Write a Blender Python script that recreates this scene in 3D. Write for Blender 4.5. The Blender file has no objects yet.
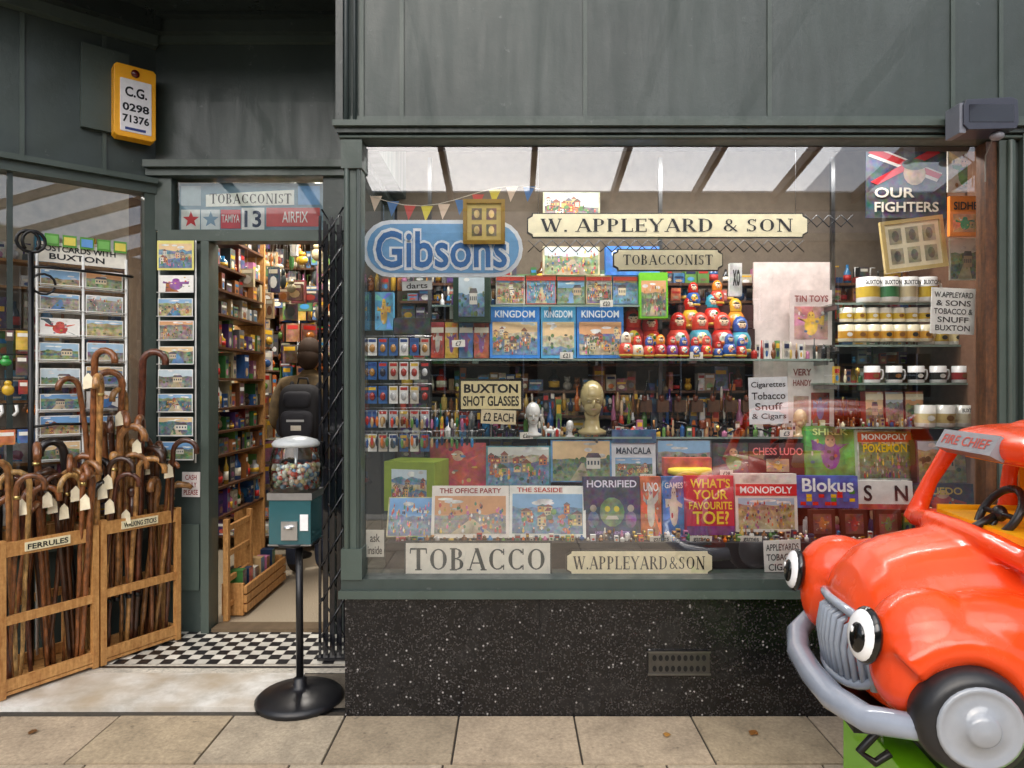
import bpy, math, random
from mathutils import Matrix, Vector
R=random.Random(7)
CAMZ=1.41; CD=2.906; FPX=683.0
def WX(px,D): return (px-512)/FPX*D
def WZ(py,D): return CAMZ-(py-384)/FPX*D
scene=bpy.context.scene
def hx(h):
    h=h.lstrip('#'); o=[]
    for i in (0,2,4):
        c=int(h[i:i+2],16)/255; o.append(c/12.92 if c<=.04045 else ((c+.055)/1.055)**2.4)
    return (o[0],o[1],o[2])
MATS={}
def newmat(name):
    m=bpy.data.materials.new(name); m.use_nodes=True; MATS[name]=m
    nt=m.node_tree; b=nt.nodes['Principled BSDF']; return m,nt,b
def N(nt,t,**kw):
    n=nt.nodes.new(t)
    for k,v in kw.items():
        if k in n.inputs: n.inputs[k].default_value=v
        else: setattr(n,k,v)
    return n
def mixc(nt,fac,a,b,blend='MIX'):
    n=nt.nodes.new('ShaderNodeMix'); n.data_type='RGBA'; n.blend_type=blend
    for idx,v in ((0,fac),(6,a),(7,b)):
        if isinstance(v,bpy.types.NodeSocket): nt.links.new(v,n.inputs[idx])
        else: n.inputs[idx].default_value=v if idx==0 else (v[0],v[1],v[2],1)
    return n.outputs[2]
def ramp(nt,src,stops,interp='LINEAR'):
    r=nt.nodes.new('ShaderNodeValToRGB'); nt.links.new(src,r.inputs[0]); r.color_ramp.interpolation=interp
    el=r.color_ramp.elements
    while len(el)<len(stops): el.new(.5)
    for e,(p,c) in zip(el,stops):
        e.position=p; e.color=(c[0],c[1],c[2],1) if not isinstance(c,(int,float)) else (c,c,c,1)
    return r.outputs[0]
def pos(nt): return nt.nodes.new('ShaderNodeNewGeometry').outputs['Position']
def noise(nt,scale,detail=4,rough=.55,vec=None):
    n=N(nt,'ShaderNodeTexNoise',Scale=scale,Detail=detail,Roughness=rough)
    nt.links.new(vec if vec is not None else pos(nt),n.inputs['Vector']); return n
def scaled(nt,vec,s):
    m=nt.nodes.new('ShaderNodeMapping'); m.inputs['Scale'].default_value=s; nt.links.new(vec,m.inputs['Vector']); return m.outputs[0]
def bump(nt,b,h,strength=.2,dist=.002):
    bp=N(nt,'ShaderNodeBump',Strength=strength,Distance=dist); nt.links.new(h,bp.inputs['Height']); nt.links.new(bp.outputs[0],b.inputs['Normal'])
def attr(nt):
    a=nt.nodes.new('ShaderNodeAttribute'); a.attribute_name='Col'; return a.outputs['Color']
def vmat(name,rough,metal=0,var=.12,nscale=30,coat=0,bumps=0,spec=.5):
    m,nt,b=newmat(name); c=attr(nt); n=noise(nt,nscale)
    v=ramp(nt,n.outputs[0],[(.3,1-var),(.7,1+var)])
    nt.links.new(mixc(nt,1.0,c,v,'MULTIPLY'),b.inputs['Base Color'])
    b.inputs['Roughness'].default_value=rough; b.inputs['Metallic'].default_value=metal; b.inputs['Coat Weight'].default_value=coat
    b.inputs['Specular IOR Level'].default_value=spec
    if bumps: bump(nt,b,noise(nt,nscale*4).outputs[0],bumps)
    return m
vmat('card',.45,var=.08); vmat('matte',.85,var=.15,bumps=.2,nscale=18); vmat('gloss',.15,coat=.5,var=.04)
vmat('metal',.3,1,var=.1); vmat('plastic',.35,var=.06); vmat('letter',.5,var=.12,nscale=60)
def artmat(name,scale,mix,rough=.3):
    m,nt,b=newmat(name); n=noise(nt,scale,4,.6); n2=noise(nt,scale*.6,3,.5)
    h=N(nt,'ShaderNodeHueSaturation',Saturation=2.0,Value=1.0); nt.links.new(n.outputs['Color'],h.inputs['Color'])
    cl=mixc(nt,mix,attr(nt),h.outputs[0])
    nt.links.new(mixc(nt,1.0,cl,ramp(nt,n2.outputs[0],[(.35,.6),(.65,1.25)]),'MULTIPLY'),b.inputs['Base Color']); b.inputs['Roughness'].default_value=rough
artmat('art_fine',55,.3); artmat('art_mid',28,.28); artmat('art_big',14,.28); artmat('art_soft',30,.14); artmat('art_tiny',90,.3)
def green(name,c,r=.4):
    m,nt,b=newmat(name); p=pos(nt)
    n1=noise(nt,1.6,5,.6); n2=noise(nt,14,6,.7)
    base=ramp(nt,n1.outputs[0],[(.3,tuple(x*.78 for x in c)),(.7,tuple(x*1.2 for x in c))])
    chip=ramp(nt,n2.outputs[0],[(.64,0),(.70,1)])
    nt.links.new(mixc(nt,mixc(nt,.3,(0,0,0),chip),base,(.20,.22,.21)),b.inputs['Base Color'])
    st=noise(nt,3,5,.6,scaled(nt,p,(4,4,.6)))
    nt.links.new(ramp(nt,st.outputs[0],[(.3,r-.12),(.75,r+.2)]),b.inputs['Roughness'])
    bump(nt,b,n2.outputs[0],.4,.005); b.inputs['Coat Weight'].default_value=.1
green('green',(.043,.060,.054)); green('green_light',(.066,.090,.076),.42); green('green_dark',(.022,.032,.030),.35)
m,nt,b=newmat('granite')
v=N(nt,'ShaderNodeTexVoronoi',Scale=58); nt.links.new(pos(nt),v.inputs['Vector'])
v2=N(nt,'ShaderNodeTexVoronoi',Scale=190); nt.links.new(pos(nt),v2.inputs['Vector'])
sp=N(nt,'ShaderNodeSeparateColor'); nt.links.new(v.outputs['Color'],sp.inputs[0])
big=nt.nodes.new('ShaderNodeMath'); big.operation='MULTIPLY'
nt.links.new(ramp(nt,sp.outputs[0],[(.84,0),(.9,1)]),big.inputs[0]); nt.links.new(ramp(nt,v.outputs['Distance'],[(.12,1),(.32,0)]),big.inputs[1])
sp2=N(nt,'ShaderNodeSeparateColor'); nt.links.new(v2.outputs['Color'],sp2.inputs[0])
base=ramp(nt,sp2.outputs[1],[(.5,(.005,.005,.006)),(.8,(.012,.011,.011)),(.97,(.05,.045,.045))])
dirt=ramp(nt,noise(nt,3,6,.7,scaled(nt,pos(nt),(1,1,2.5))).outputs[0],[(.5,0),(.75,.2)])
c=mixc(nt,big.outputs[0],base,(.36,.34,.33)); nt.links.new(mixc(nt,dirt,c,(.05,.045,.04)),b.inputs['Base Color'])
nt.links.new(ramp(nt,noise(nt,5,6).outputs[0],[(.35,.1),(.7,.4)]),b.inputs['Roughness'])
def stone(name):
    m,nt,b=newmat(name); c=attr(nt)
    n=noise(nt,5,8,.65); n2=noise(nt,60,5,.7)
    v=ramp(nt,n.outputs[0],[(.3,.68),(.55,1),(.75,1.15)]); v2=ramp(nt,n2.outputs[0],[(.3,.72),(.7,1.22)])
    n3=noise(nt,24,4,.5); sp_=ramp(nt,n3.outputs[0],[(.28,.6),(.36,1)])
    nt.links.new(mixc(nt,1,mixc(nt,1,mixc(nt,1,c,v,'MULTIPLY'),v2,'MULTIPLY'),sp_,'MULTIPLY'),b.inputs['Base Color'])
    b.inputs['Roughness'].default_value=.75; bump(nt,b,n2.outputs[0],.5,.004)
stone('stone')
m,nt,b=newmat('marble'); n=noise(nt,7,8,.7); w=noise(nt,2.5,4)
nt.links.new(mixc(nt,ramp(nt,w.outputs[0],[(.42,0),(.68,1)]),ramp(nt,n.outputs[0],[(.35,(.48,.45,.39)),(.6,(.74,.72,.67))]),(.40,.31,.20)),b.inputs['Base Color']); b.inputs['Roughness'].default_value=.5
def wood(name,a,c,rough=.5):
    m,nt,b=newmat(name); p=pos(nt)
    n=noise(nt,9,6,.6,scaled(nt,p,(7,7,1))); n2=noise(nt,60,3)
    f=mixc(nt,.35,n.outputs[0],n2.outputs[0]); nt.links.new(ramp(nt,f,[(.35,a),(.65,c)]),b.inputs['Base Color']); b.inputs['Roughness'].default_value=rough
    bump(nt,b,n.outputs[0],.15)
wood('pine',hx('A8703A'),hx('D8A464')); wood('darkwood',hx('3A2416'),hx('6B4426'))
m,nt,b=newmat('cane'); n=noise(nt,25,4,.6,scaled(nt,pos(nt),(2,2,1)))
nt.links.new(mixc(nt,1,attr(nt),ramp(nt,n.outputs[0],[(.35,.45),(.65,1.4)]),'MULTIPLY'),b.inputs['Base Color']); b.inputs['Roughness'].default_value=.3; b.inputs['Coat Weight'].default_value=.4
def glass(name,k,add,tint=(1,1,1)):
    m,nt,b=newmat(name); nt.nodes.remove(b); out=[n for n in nt.nodes if n.type=='OUTPUT_MATERIAL'][0]
    t=N(nt,'ShaderNodeBsdfTransparent'); t.inputs[0].default_value=(*tint,1)
    g=N(nt,'ShaderNodeBsdfGlossy'); g.inputs['Roughness'].default_value=.01
    f=N(nt,'ShaderNodeFresnel',IOR=1.5); ma=nt.nodes.new('ShaderNodeMath'); ma.operation='MULTIPLY_ADD'; ma.use_clamp=True
    nt.links.new(f.outputs[0],ma.inputs[0]); ma.inputs[1].default_value=k; ma.inputs[2].default_value=add
    mx=nt.nodes.new('ShaderNodeMixShader'); nt.links.new(ma.outputs[0],mx.inputs[0]); nt.links.new(t.outputs[0],mx.inputs[1]); nt.links.new(g.outputs[0],mx.inputs[2]); nt.links.new(mx.outputs[0],out.inputs[0])
glass('glass',2.4,.11); glass('glass_thin',1.2,0,(.93,.97,.95)); glass('glass_shelf',1.5,.02,(.8,.9,.86))
m,nt,b=newmat('canopy_glass'); nt.nodes.remove(b); out=[n for n in nt.nodes if n.type=='OUTPUT_MATERIAL'][0]
t=N(nt,'ShaderNodeBsdfTransparent'); tr=N(nt,'ShaderNodeBsdfTranslucent'); tr.inputs[0].default_value=(.90,.95,1,1)
mx=nt.nodes.new('ShaderNodeMixShader'); mx.inputs[0].default_value=.4; nt.links.new(t.outputs[0],mx.inputs[1]); nt.links.new(tr.outputs[0],mx.inputs[2]); nt.links.new(mx.outputs[0],out.inputs[0])
m,nt,b=newmat('lamp_emit'); b.inputs['Emission Color'].default_value=(1,.92,.8,1); b.inputs['Emission Strength'].default_value=9
m,nt,b=newmat('carpet'); n=noise(nt,150,3); nt.links.new(ramp(nt,n.outputs[0],[(.3,hx('8A7C68')),(.7,hx('BCAE96'))]),b.inputs['Base Color']); b.inputs['Roughness'].default_value=.95
m,nt,b=newmat('fibreglass'); n=noise(nt,3,5); n2=noise(nt,40,5,.7)
nt.links.new(mixc(nt,ramp(nt,n2.outputs[0],[(.66,0),(.73,.4)]),ramp(nt,n.outputs[0],[(.3,hx('EA4316')),(.7,hx('F65420'))]),hx('BC3E14')),b.inputs['Base Color'])
nt.links.new(ramp(nt,noise(nt,12,5).outputs[0],[(.3,.14),(.7,.34)]),b.inputs['Roughness']); b.inputs['Coat Weight'].default_value=.25
m,nt,b=newmat('asphalt'); n=noise(nt,80,5); nt.links.new(ramp(nt,n.outputs[0],[(.3,.045),(.7,.08)]),b.inputs['Base Color']); b.inputs['Roughness'].default_value=.9
m,nt,b=newmat('clothes'); s_=nt.nodes.new('ShaderNodeSeparateXYZ'); nt.links.new(pos(nt),s_.inputs[0])
dv=nt.nodes.new('ShaderNodeMath'); dv.operation='DIVIDE'; nt.links.new(s_.outputs[2],dv.inputs[0]); dv.inputs[1].default_value=2.0
cc=ramp(nt,dv.outputs[0],[(0,hx('2a1e16')),(.05,hx('2A3040')),(.43,hx('5A4A30')),(.77,hx('C89A7A'))],'CONSTANT')
nt.links.new(mixc(nt,1,cc,ramp(nt,noise(nt,14,5).outputs[0],[(.35,.6),(.65,1.3)]),'MULTIPLY'),b.inputs['Base Color']); b.inputs['Roughness'].default_value=.9; bump(nt,b,noise(nt,20,4).outputs[0],.5,.01)

TXT={}
def textgeo(s,bold):
    k=(s,bold)
    if k in TXT: return TXT[k]
    cu=bpy.data.curves.new('t','FONT'); cu.body=s; cu.resolution_u=3; cu.offset=bold; cu.align_x='LEFT'
    o=bpy.data.objects.new('t',cu); me=bpy.data.meshes.new_from_object(o)
    vs=[(v.co.x,v.co.y) for v in me.vertices]; fs=[tuple(p.vertices) for p in me.polygons]
    out=[]
    for f in fs:
        a=sum(vs[f[i]][0]*vs[f[(i+1)%len(f)]][1]-vs[f[(i+1)%len(f)]][0]*vs[f[i]][1] for i in range(len(f)))
        out.append(f if a>0 else f[::-1])
    fs=out
    bpy.data.objects.remove(o); bpy.data.curves.remove(cu); bpy.data.meshes.remove(me)
    TXT[k]=(vs,fs); return TXT[k]
TH=.17; TN=.06
def _s(x,y,l=.3): return ('l',x-l/2,y,x+l/2,y,.055)
def _stem(x,w=TH): return [('l',x,0,x,1,w),_s(x,.028),_s(x,.972)]
G={
'T':(.8,[('l',.4,0,.4,1,TH),_s(.4,.028),('l',.03,.965,.77,.965,.07),('l',.045,.97,.03,.76,.05),('l',.755,.97,.77,.76,.05)]),
'O':(.9,[('a',.45,.5,.38,.47,0,360,TH)]),
'B':(.74,_stem(.16)+[('l',.16,.97,.34,.97,TN),('l',.16,.53,.34,.53,TN),('l',.16,.03,.34,.03,TN),('a',.34,.75,.22,.22,-90,90,TH),('a',.34,.28,.28,.25,-90,90,TH)]),
'A':(.86,[('l',.1,0,.42,1,TN),('l',.42,1,.75,0,TH),('l',.2,.33,.62,.33,TN),_s(.1,.028,.24),_s(.74,.028,.28)]),
'C':(.82,[('a',.45,.5,.38,.47,40,320,TH),('l',.73,.97,.73,.7,.05),('l',.73,.03,.73,.26,.05)]),
'N':(.9,[('l',.16,0,.16,1,TN),('l',.16,1,.74,0,TH),('l',.74,0,.74,1,TN),_s(.16,.028,.26),_s(.12,.972,.26),_s(.74,.972,.26)]),
'I':(.36,_stem(.18)),
'S':(.64,[('a',.32,.745,.22,.225,30,270,.12),('a',.32,.28,.24,.25,90,-150,.14),('l',.52,.97,.52,.76,.05),('l',.09,.03,.09,.25,.05)]),
'W':(1.14,[('l',.08,1,.34,0,TH),('l',.34,0,.56,1,TN),('l',.5,1,.78,0,TH),('l',.78,0,1.04,1,TN),_s(.1,.972,.28),_s(.52,.972,.26),_s(1.02,.972,.22)]),
'P':(.7,_stem(.16)+[('l',.16,.97,.36,.97,TN),('l',.16,.47,.36,.47,TN),('a',.36,.72,.25,.25,-90,90,TH)]),
'R':(.82,_stem(.16)+[('l',.16,.97,.36,.97,TN),('l',.16,.5,.36,.5,TN),('a',.36,.735,.24,.235,-90,90,TH),('l',.38,.5,.72,0,TH),_s(.72,.028,.2)]),
'L':(.68,_stem(.16)+[('l',.16,.03,.62,.03,TN),('l',.62,0,.62,.28,.05)]),
'E':(.7,_stem(.16)+[('l',.16,.03,.62,.03,TN),('l',.16,.52,.5,.52,TN),('l',.16,.97,.6,.97,TN),('l',.62,0,.62,.25,.05),('l',.6,1,.6,.76,.05),('l',.5,.4,.5,.64,.04)]),
'Y':(.8,[('l',.08,1,.4,.45,TH),('l',.72,1,.4,.45,TN),('l',.4,0,.4,.5,TH),_s(.4,.028),_s(.1,.972,.28),_s(.7,.972,.22)]),
'D':(.86,_stem(.16)+[('l',.16,.97,.38,.97,TN),('l',.16,.03,.38,.03,TN),('a',.38,.5,.38,.47,-90,90,TH)]),
'&':(.86,[('a',.38,.76,.18,.21,0,360,.1),('a',.34,.27,.25,.24,70,340,.14),('l',.24,.66,.8,.02,.14),('l',.58,.2,.76,.5,TN)]),
'.':(.24,[('l',.12,0,.12,.14,.14)]),' ':(.3,[])}

class MB:
    def __init__(s,name): s.name=name; s.v=[];s.f=[];s.m=[];s.c=[];s.sm=[];s.ml=[];s.M=Matrix.Identity(4)
    def add(s,vs,fs,mat='card',col=(.5,.5,.5),smooth=False):
        if isinstance(col,str): col=hx(col)
        o=len(s.v)
        if mat not in s.ml: s.ml.append(mat)
        mi=s.ml.index(mat)
        s.v+= [s.M@Vector(v) for v in vs]
        for f in fs:
            s.f.append(tuple(i+o for i in f)); s.m.append(mi); s.c.append(col); s.sm.append(smooth)
    def box(s,x0,x1,y0,y1,z0,z1,mat='card',col=(.5,.5,.5),front=None):
        vs=[(x0,y0,z0),(x1,y0,z0),(x1,y1,z0),(x0,y1,z0),(x0,y0,z1),(x1,y0,z1),(x1,y1,z1),(x0,y1,z1)]
        s.add(vs,[(3,2,1,0),(4,5,6,7),(1,2,6,5),(2,3,7,6),(3,0,4,7)],mat,col)
        if front: s.add([vs[0],vs[1],vs[5],vs[4]],[(0,1,2,3)],front[0],front[1])
        else: s.add([vs[0],vs[1],vs[5],vs[4]],[(0,1,2,3)],mat,col)
    def rect(s,x0,x1,z0,z1,y,mat,col): s.add([(x0,y,z0),(x1,y,z0),(x1,y,z1),(x0,y,z1)],[(0,1,2,3)],mat,col)
    def poly(s,pts,y,mat,col): s.add([(p[0],y,p[1]) for p in pts],[tuple(range(len(pts)))],mat,col)
    def plate(s,pts,y0,y1,mat,col):
        n=len(pts); vs=[(p[0],y0,p[1]) for p in pts]+[(p[0],y1,p[1]) for p in pts]
        s.add(vs,[tuple(range(n)),tuple(range(2*n-1,n-1,-1))]+[(i,i+n,(i+1)%n+n,(i+1)%n) for i in range(n)],mat,col)
    def ering(s,cx,cz,rx,rz,y,mat,col,n=20): s.poly([(cx+rx*math.cos(a*2*math.pi/n),cz+rz*math.sin(a*2*math.pi/n)) for a in range(n)],y,mat,col)
    def tube(s,pts,r,n=8,mat='metal',col=(.5,.5,.5),smooth=True,cap=True):
        pts=[Vector(p) for p in pts]
        if not isinstance(r,(list,tuple)): r=[r]*len(pts)
        vs=[];fs=[]; pu=None
        for i,p in enumerate(pts):
            d=(pts[min(i+1,len(pts)-1)]-pts[max(i-1,0)]).normalized()
            if pu is None: u=d.orthogonal().normalized()
            else: u=(pu-d*pu.dot(d)).normalized()
            pu=u; w=d.cross(u)
            ra=r[i]
            for k in range(n):
                a=2*math.pi*k/n; vs.append(p+u*math.cos(a)*ra+w*math.sin(a)*ra)
        for i in range(len(pts)-1):
            for k in range(n): fs.append((i*n+k,i*n+(k+1)%n,(i+1)*n+(k+1)%n,(i+1)*n+k))
        if cap: fs.append(tuple(range(n-1,-1,-1))); fs.append(tuple((len(pts)-1)*n+k for k in range(n)))
        s.add(vs,fs,mat,col,smooth)
    def lathe(s,prof,c,n=16,mat='gloss',col=(.5,.5,.5),smooth=True,cap=True):
        vs=[];fs=[]
        for (r,z) in prof:
            for k in range(n):
                a=2*math.pi*k/n; vs.append((c[0]+r*math.cos(a),c[1]+r*math.sin(a),c[2]+z))
        for i in range(len(prof)-1):
            for k in range(n): fs.append((i*n+k,i*n+(k+1)%n,(i+1)*n+(k+1)%n,(i+1)*n+k))
        if cap: fs.append(tuple(range(n-1,-1,-1))); fs.append(tuple((len(prof)-1)*n+k for k in range(n)))
        s.add(vs,fs,mat,col,smooth)
    def ell(s,c,r,mat='gloss',col=(.5,.5,.5),n=14,m=9,e=1.0):
        vs=[];fs=[]
        sg=lambda v,e:(abs(v)**e)*(1 if v>=0 else -1)
        for i in range(1,m):
            t=math.pi*i/m-math.pi/2
            for k in range(n):
                a=2*math.pi*k/n
                vs.append((c[0]+r[0]*sg(math.cos(t),e)*sg(math.cos(a),e),c[1]+r[1]*sg(math.cos(t),e)*sg(math.sin(a),e),c[2]+r[2]*sg(math.sin(t),e)))
        vs.append((c[0],c[1],c[2]-r[2])); vs.append((c[0],c[1],c[2]+r[2])); lo=len(vs)-2; hi=lo+1
        for i in range(m-2):
            for k in range(n): fs.append((i*n+k,i*n+(k+1)%n,(i+1)*n+(k+1)%n,(i+1)*n+k))
        for k in range(n):
            fs.append((lo,(k+1)%n,k)); fs.append((hi,(m-2)*n+k,(m-2)*n+(k+1)%n))
        s.add(vs,fs,mat,col,True)
    def text(s,t,x0,x1,z0,z1,y,mat='letter',col=(0.01,.01,.01),bold=.01):
        vs,fs=textgeo(t,bold)
        if not fs: return
        ax=min(v[0] for v in vs);bx=max(v[0] for v in vs);az=min(v[1] for v in vs);bz=max(v[1] for v in vs)
        s.add([(x0+(v[0]-ax)/(bx-ax)*(x1-x0),y,z0+(v[1]-az)/max(bz-az,1e-6)*(z1-z0)) for v in vs],fs,mat,col)
    def stext(s,t,x0,x1,z0,z1,y,mat='letter',col=(.01,.01,.01)):
        tot=sum(G[c][0]+.06 for c in t); sx=(x1-x0)/tot; sz=z1-z0; cur=0; kk=0
        for ch in t:
            w,st=G[ch]
            for q in st:
                kk=(kk+1)%12; yy=y-kk*.00012
                if q[0]=='l':
                    _,a,b_,c_,d,wd=q; dx,dz=c_-a,d-b_
                    if abs(dz)>abs(dx)*.5: P=[(a-wd/2,b_),(a+wd/2,b_),(c_+wd/2,d),(c_-wd/2,d)]
                    else: P=[(a,b_-wd/2),(c_,d-wd/2),(c_,d+wd/2),(a,b_+wd/2)]
                    ar=sum(P[i][0]*P[(i+1)%4][1]-P[(i+1)%4][0]*P[i][1] for i in range(4))
                    if ar<0: P=P[::-1]
                    s.poly([(x0+(cur+p[0])*sx,z0+p[1]*sz) for p in P],yy,mat,col)
                else:
                    _,cx,cz,rx,rz,a0,a1,th=q; n=max(6,int(abs(a1-a0)/18)); I=[];O=[]
                    for i in range(n+1):
                        a=math.radians(a0+(a1-a0)*i/n); ww=TN*.8+(th-TN*.8)*abs(math.cos(a))**1.3
                        O.append((cx+rx*math.cos(a),cz+rz*math.sin(a))); I.append((cx+(rx-ww)*math.cos(a),cz+(rz-min(ww,TN))*math.sin(a)))
                    vs=[(x0+(cur+p[0])*sx,yy,z0+p[1]*sz) for p in O+I]; m_=n+1
                    fs=[(i,i+1,m_+i+1,m_+i) if a1>a0 else (i+1,i,m_+i,m_+i+1) for i in range(n)]
                    s.add(vs,fs,mat,col)
            cur+=w+.06
    def build(s,parent=None,bevel=0):
        me=bpy.data.meshes.new(s.name)
        c=sum(s.v,Vector())/len(s.v)
        if parent is not None: c=Vector((0,0,0))
        me.from_pydata([tuple(v-c) for v in s.v],[],s.f)
        for mn in s.ml: me.materials.append(MATS[mn])
        me.polygons.foreach_set('material_index',s.m); me.polygons.foreach_set('use_smooth',s.sm)
        ca=me.color_attributes.new('Col','FLOAT_COLOR','CORNER'); buf=[]
        for p,cc in zip(me.polygons,s.c): buf+= [cc[0],cc[1],cc[2],1.0]*p.loop_total
        ca.data.foreach_set('color',buf); me.update()
        o=bpy.data.objects.new(s.name,me); scene.collection.objects.link(o); o.location=c
        if parent is not None: o.parent=parent
        if bevel:
            md=o.modifiers.new('b','BEVEL'); md.width=bevel; md.segments=2; md.limit_method='ANGLE'; md.angle_limit=math.radians(50)
        return o
def empty(name):
    e=bpy.data.objects.new(name,None); scene.collection.objects.link(e); return e
def paint(b,x0,x1,z0,z1,y,kind='village',base=None,dens=1.0):
    W=x1-x0;H=z1-z0; st=[0]; U=R.uniform
    def sh(pts,c,mat='art_soft'):
        st[0]+=1; b.poly([(x0+min(max(p[0],0),1)*W,z0+min(max(p[1],0),1)*H) for p in pts],y-st[0]*.00003,mat,hx(c) if isinstance(c,str) else c)
    def rc(a,c,d,e,col,mat='card'): sh([(a,d),(c,d),(c,e),(a,e)],col,mat)
    def el(cx,cz,rx,rz,col,n=9): sh([(cx+rx*math.cos(6.2832*i/n),cz+rz*math.sin(6.2832*i/n)) for i in range(n)],col)
    C=R.choice
    if kind in('village','land','crowd'):
        sky=C(['8FB8DC','A8C8E0','C8D8E0','E8C898','78A8D8','D8D8D0','E0A878']); hz=U(.45,.8); rc(0,1,hz,1,sky)
        for q in range(3): el(U(.1,.9),U(hz+.08,.97),U(.06,.14),U(.03,.06),'F0F0EC')
        gp=C([['5A7A48','7A9450','486A40'],['9AA060','C8B070','A08858'],['6A8A58','8A9A50','3A6A70'],['8A8278','A89C88','6A6460'],['3A6A98','4A88B0','C8C098']])
        for L in range(3):
            h0=hz-L*.16; pts=[(0,0),(1,0)]+[(1-i/7,h0+U(-.03,.07)) for i in range(8)]; sh(pts,C(gp),'art_fine')
        if U(0,1)<.45: sh([(U(.2,.4),0),(U(.6,.8),0),(.55,hz-.1),(.5,hz-.1)],C(['C8B890','5888B8','B8A888']))
    else:
        if base is None: base=hx(C(PAL))
        for q in range(5):
            cx,cz=U(.2,.8),U(.2,.8); a=U(0,6.28); sh([(cx,cz),(cx+1.2*math.cos(a),cz+1.2*math.sin(a)),(cx+1.2*math.cos(a+.35),cz+1.2*math.sin(a+.35))],tuple(k*U(.5,1.7)+.01 for k in base))
    if kind=='village':
        for q in range(int(12*dens)):
            w=U(.07,.16);h=U(.12,.24);cx=U(0,1-w);cz=U(.08,.6); c=C(['D8C8A0','C87850','E8E0D0','B85A40','D8A868','A89078','E0B8A0']); rc(cx,cx+w,cz,cz+h,c)
            sh([(cx-.015,cz+h),(cx+w+.015,cz+h),(cx+w*.5,cz+h+U(.06,.12))],C(['8A3A28','5A4038','6A6A70','A04A30']))
            for i in range(2):
                for j in range(2): rc(cx+w*(.15+.45*i),cx+w*(.38+.45*i),cz+h*(.15+.42*j),cz+h*(.4+.42*j),C(['3A4A5A','F0D878','506878']))
        for q in range(int(12*dens)): el(U(.04,.96),U(.05,.55),U(.02,.05),U(.04,.08),C(['2F5A30','4A7A38','6A9A40','C86A30']))
    if kind in('village','crowd'):
        for q in range(int((60 if kind=='crowd' else 22)*dens)):
            cx,cz=U(.05,.95),U(.04,.5 if kind=='village' else .85); k_=U(.6,1.1)
            el(cx,cz,.02*k_,.06*k_,C(['C83028','2858A0','E8C030','F0F0E8','3A8A50','D86AA0','403028','E87828']),7); el(cx,cz+.075*k_,.013*k_,.024*k_,'E8B890',7)
    if kind=='land':
        for q in range(int(12*dens)): el(U(.02,.98),U(.05,.6),U(.02,.06),U(.03,.08),C(['2F5A30','4A7A38','3A5A30','8A8A40']))
        if U(0,1)<.7: 
            cx=U(.1,.6); cw=U(.2,.35); rc(cx,cx+cw,.3,.58,C(['D8C8A8','B8A080','C8B8A0','E0DCD0'])); sh([(cx-.02,.58),(cx+cw+.02,.58),(cx+cw-.03,.7),(cx+.03,.7)],'5A5058')
            for i in range(4): rc(cx+cw*(.08+.24*i),cx+cw*(.2+.24*i),.4,.5,'3A4A58')
    if kind=='hero':
        c=C(['D84030','E8B830','E8E0D0','3A7AC0','50A050','8A4A9A','D87830'])
        el(.5,.42,.2,.3,c,12); el(.5,.72,.11,.13,C(['E8B890',c,'D8D0C0']),12)
        for s_ in(-1,1): sh([(.5+s_*.12,.5),(.5+s_*.38,.62+U(-.2,.1)),(.5+s_*.4,.68+U(-.2,.1)),(.5+s_*.1,.62)][::s_],c); el(.5+s_*.045,.74,.018,.02,'101010',7)
        for q in range(10): el(U(.08,.92),U(.08,.9),U(.02,.06),U(.02,.06),C(PAL),8)

# ---------- ground ----------
g=MB('ground'); g.add([(-300,-300,-.02),(300,-300,-.02),(300,300,-.02),(-300,300,-.02)],[(0,1,2,3)],'asphalt'); g.build()
pv=MB('pavement'); pv.box(-12,12,-4.4,.05,-.12,-.008,'stone',hx('3E3830')) 
rows=[(0.0,-.37),(-.37,-.87),(-.87,-1.45),(-1.45,-2.1),(-2.1,-2.8),(-2.8,-3.5),(-3.5,-4.1)]
for ri,(ya,yb) in enumerate(rows):
    x=-9+ (0.0 if ri%2 else .23)
    if ri==0: x=-8.94
    while x<9:
        w=R.uniform(.47,.51) if ri==0 else R.uniform(.5,.85)
        base=R.choice(['AE9C84','B6A68E','A4947C','B09E82','AC9E88']); kf=R.uniform(.85,1.1)
        pv.box(x+.004,x+w-.004,yb+.004,ya-.004,-.03,R.uniform(-.002,.002),'stone',tuple(c*kf for c in hx(base)))
        x+=w
pv.box(-12,12,-4.4,-4.12,-.15,.004,'stone',hx('9A968E'))
pv.build(bevel=.003)
rd=MB('road'); rd.add([(-80,-14,-.012),(80,-14,-.012),(80,-4.41,-.012),(-80,-4.41,-.012)],[(0,1,2,3)],'asphalt')
rd.build()
b=MB('fallen_leaves')
for k in range(7):
    x,y=(.62,-.17) if k==0 else (R.uniform(-2.2,2),R.uniform(-1.5,-.03)); a=R.uniform(0,6.28); L=R.uniform(.012,.024)
    P=[(math.cos(a+t)*L*q,math.sin(a+t)*L*q) for t,q in ((0,1.2),(.6,.8),(1.4,.9),(2.2,.7),(3.14,1.1),(4,.7),(4.9,.9),(5.7,.8))]
    b.add([(x+p[0],y+p[1],.004+.004*abs(math.sin(i*1.7))) for i,p in enumerate(P)],[tuple(range(8))],'card',hx(R.choice(['8A5A28','A87838','6A4828'])))
b.build()

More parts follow.
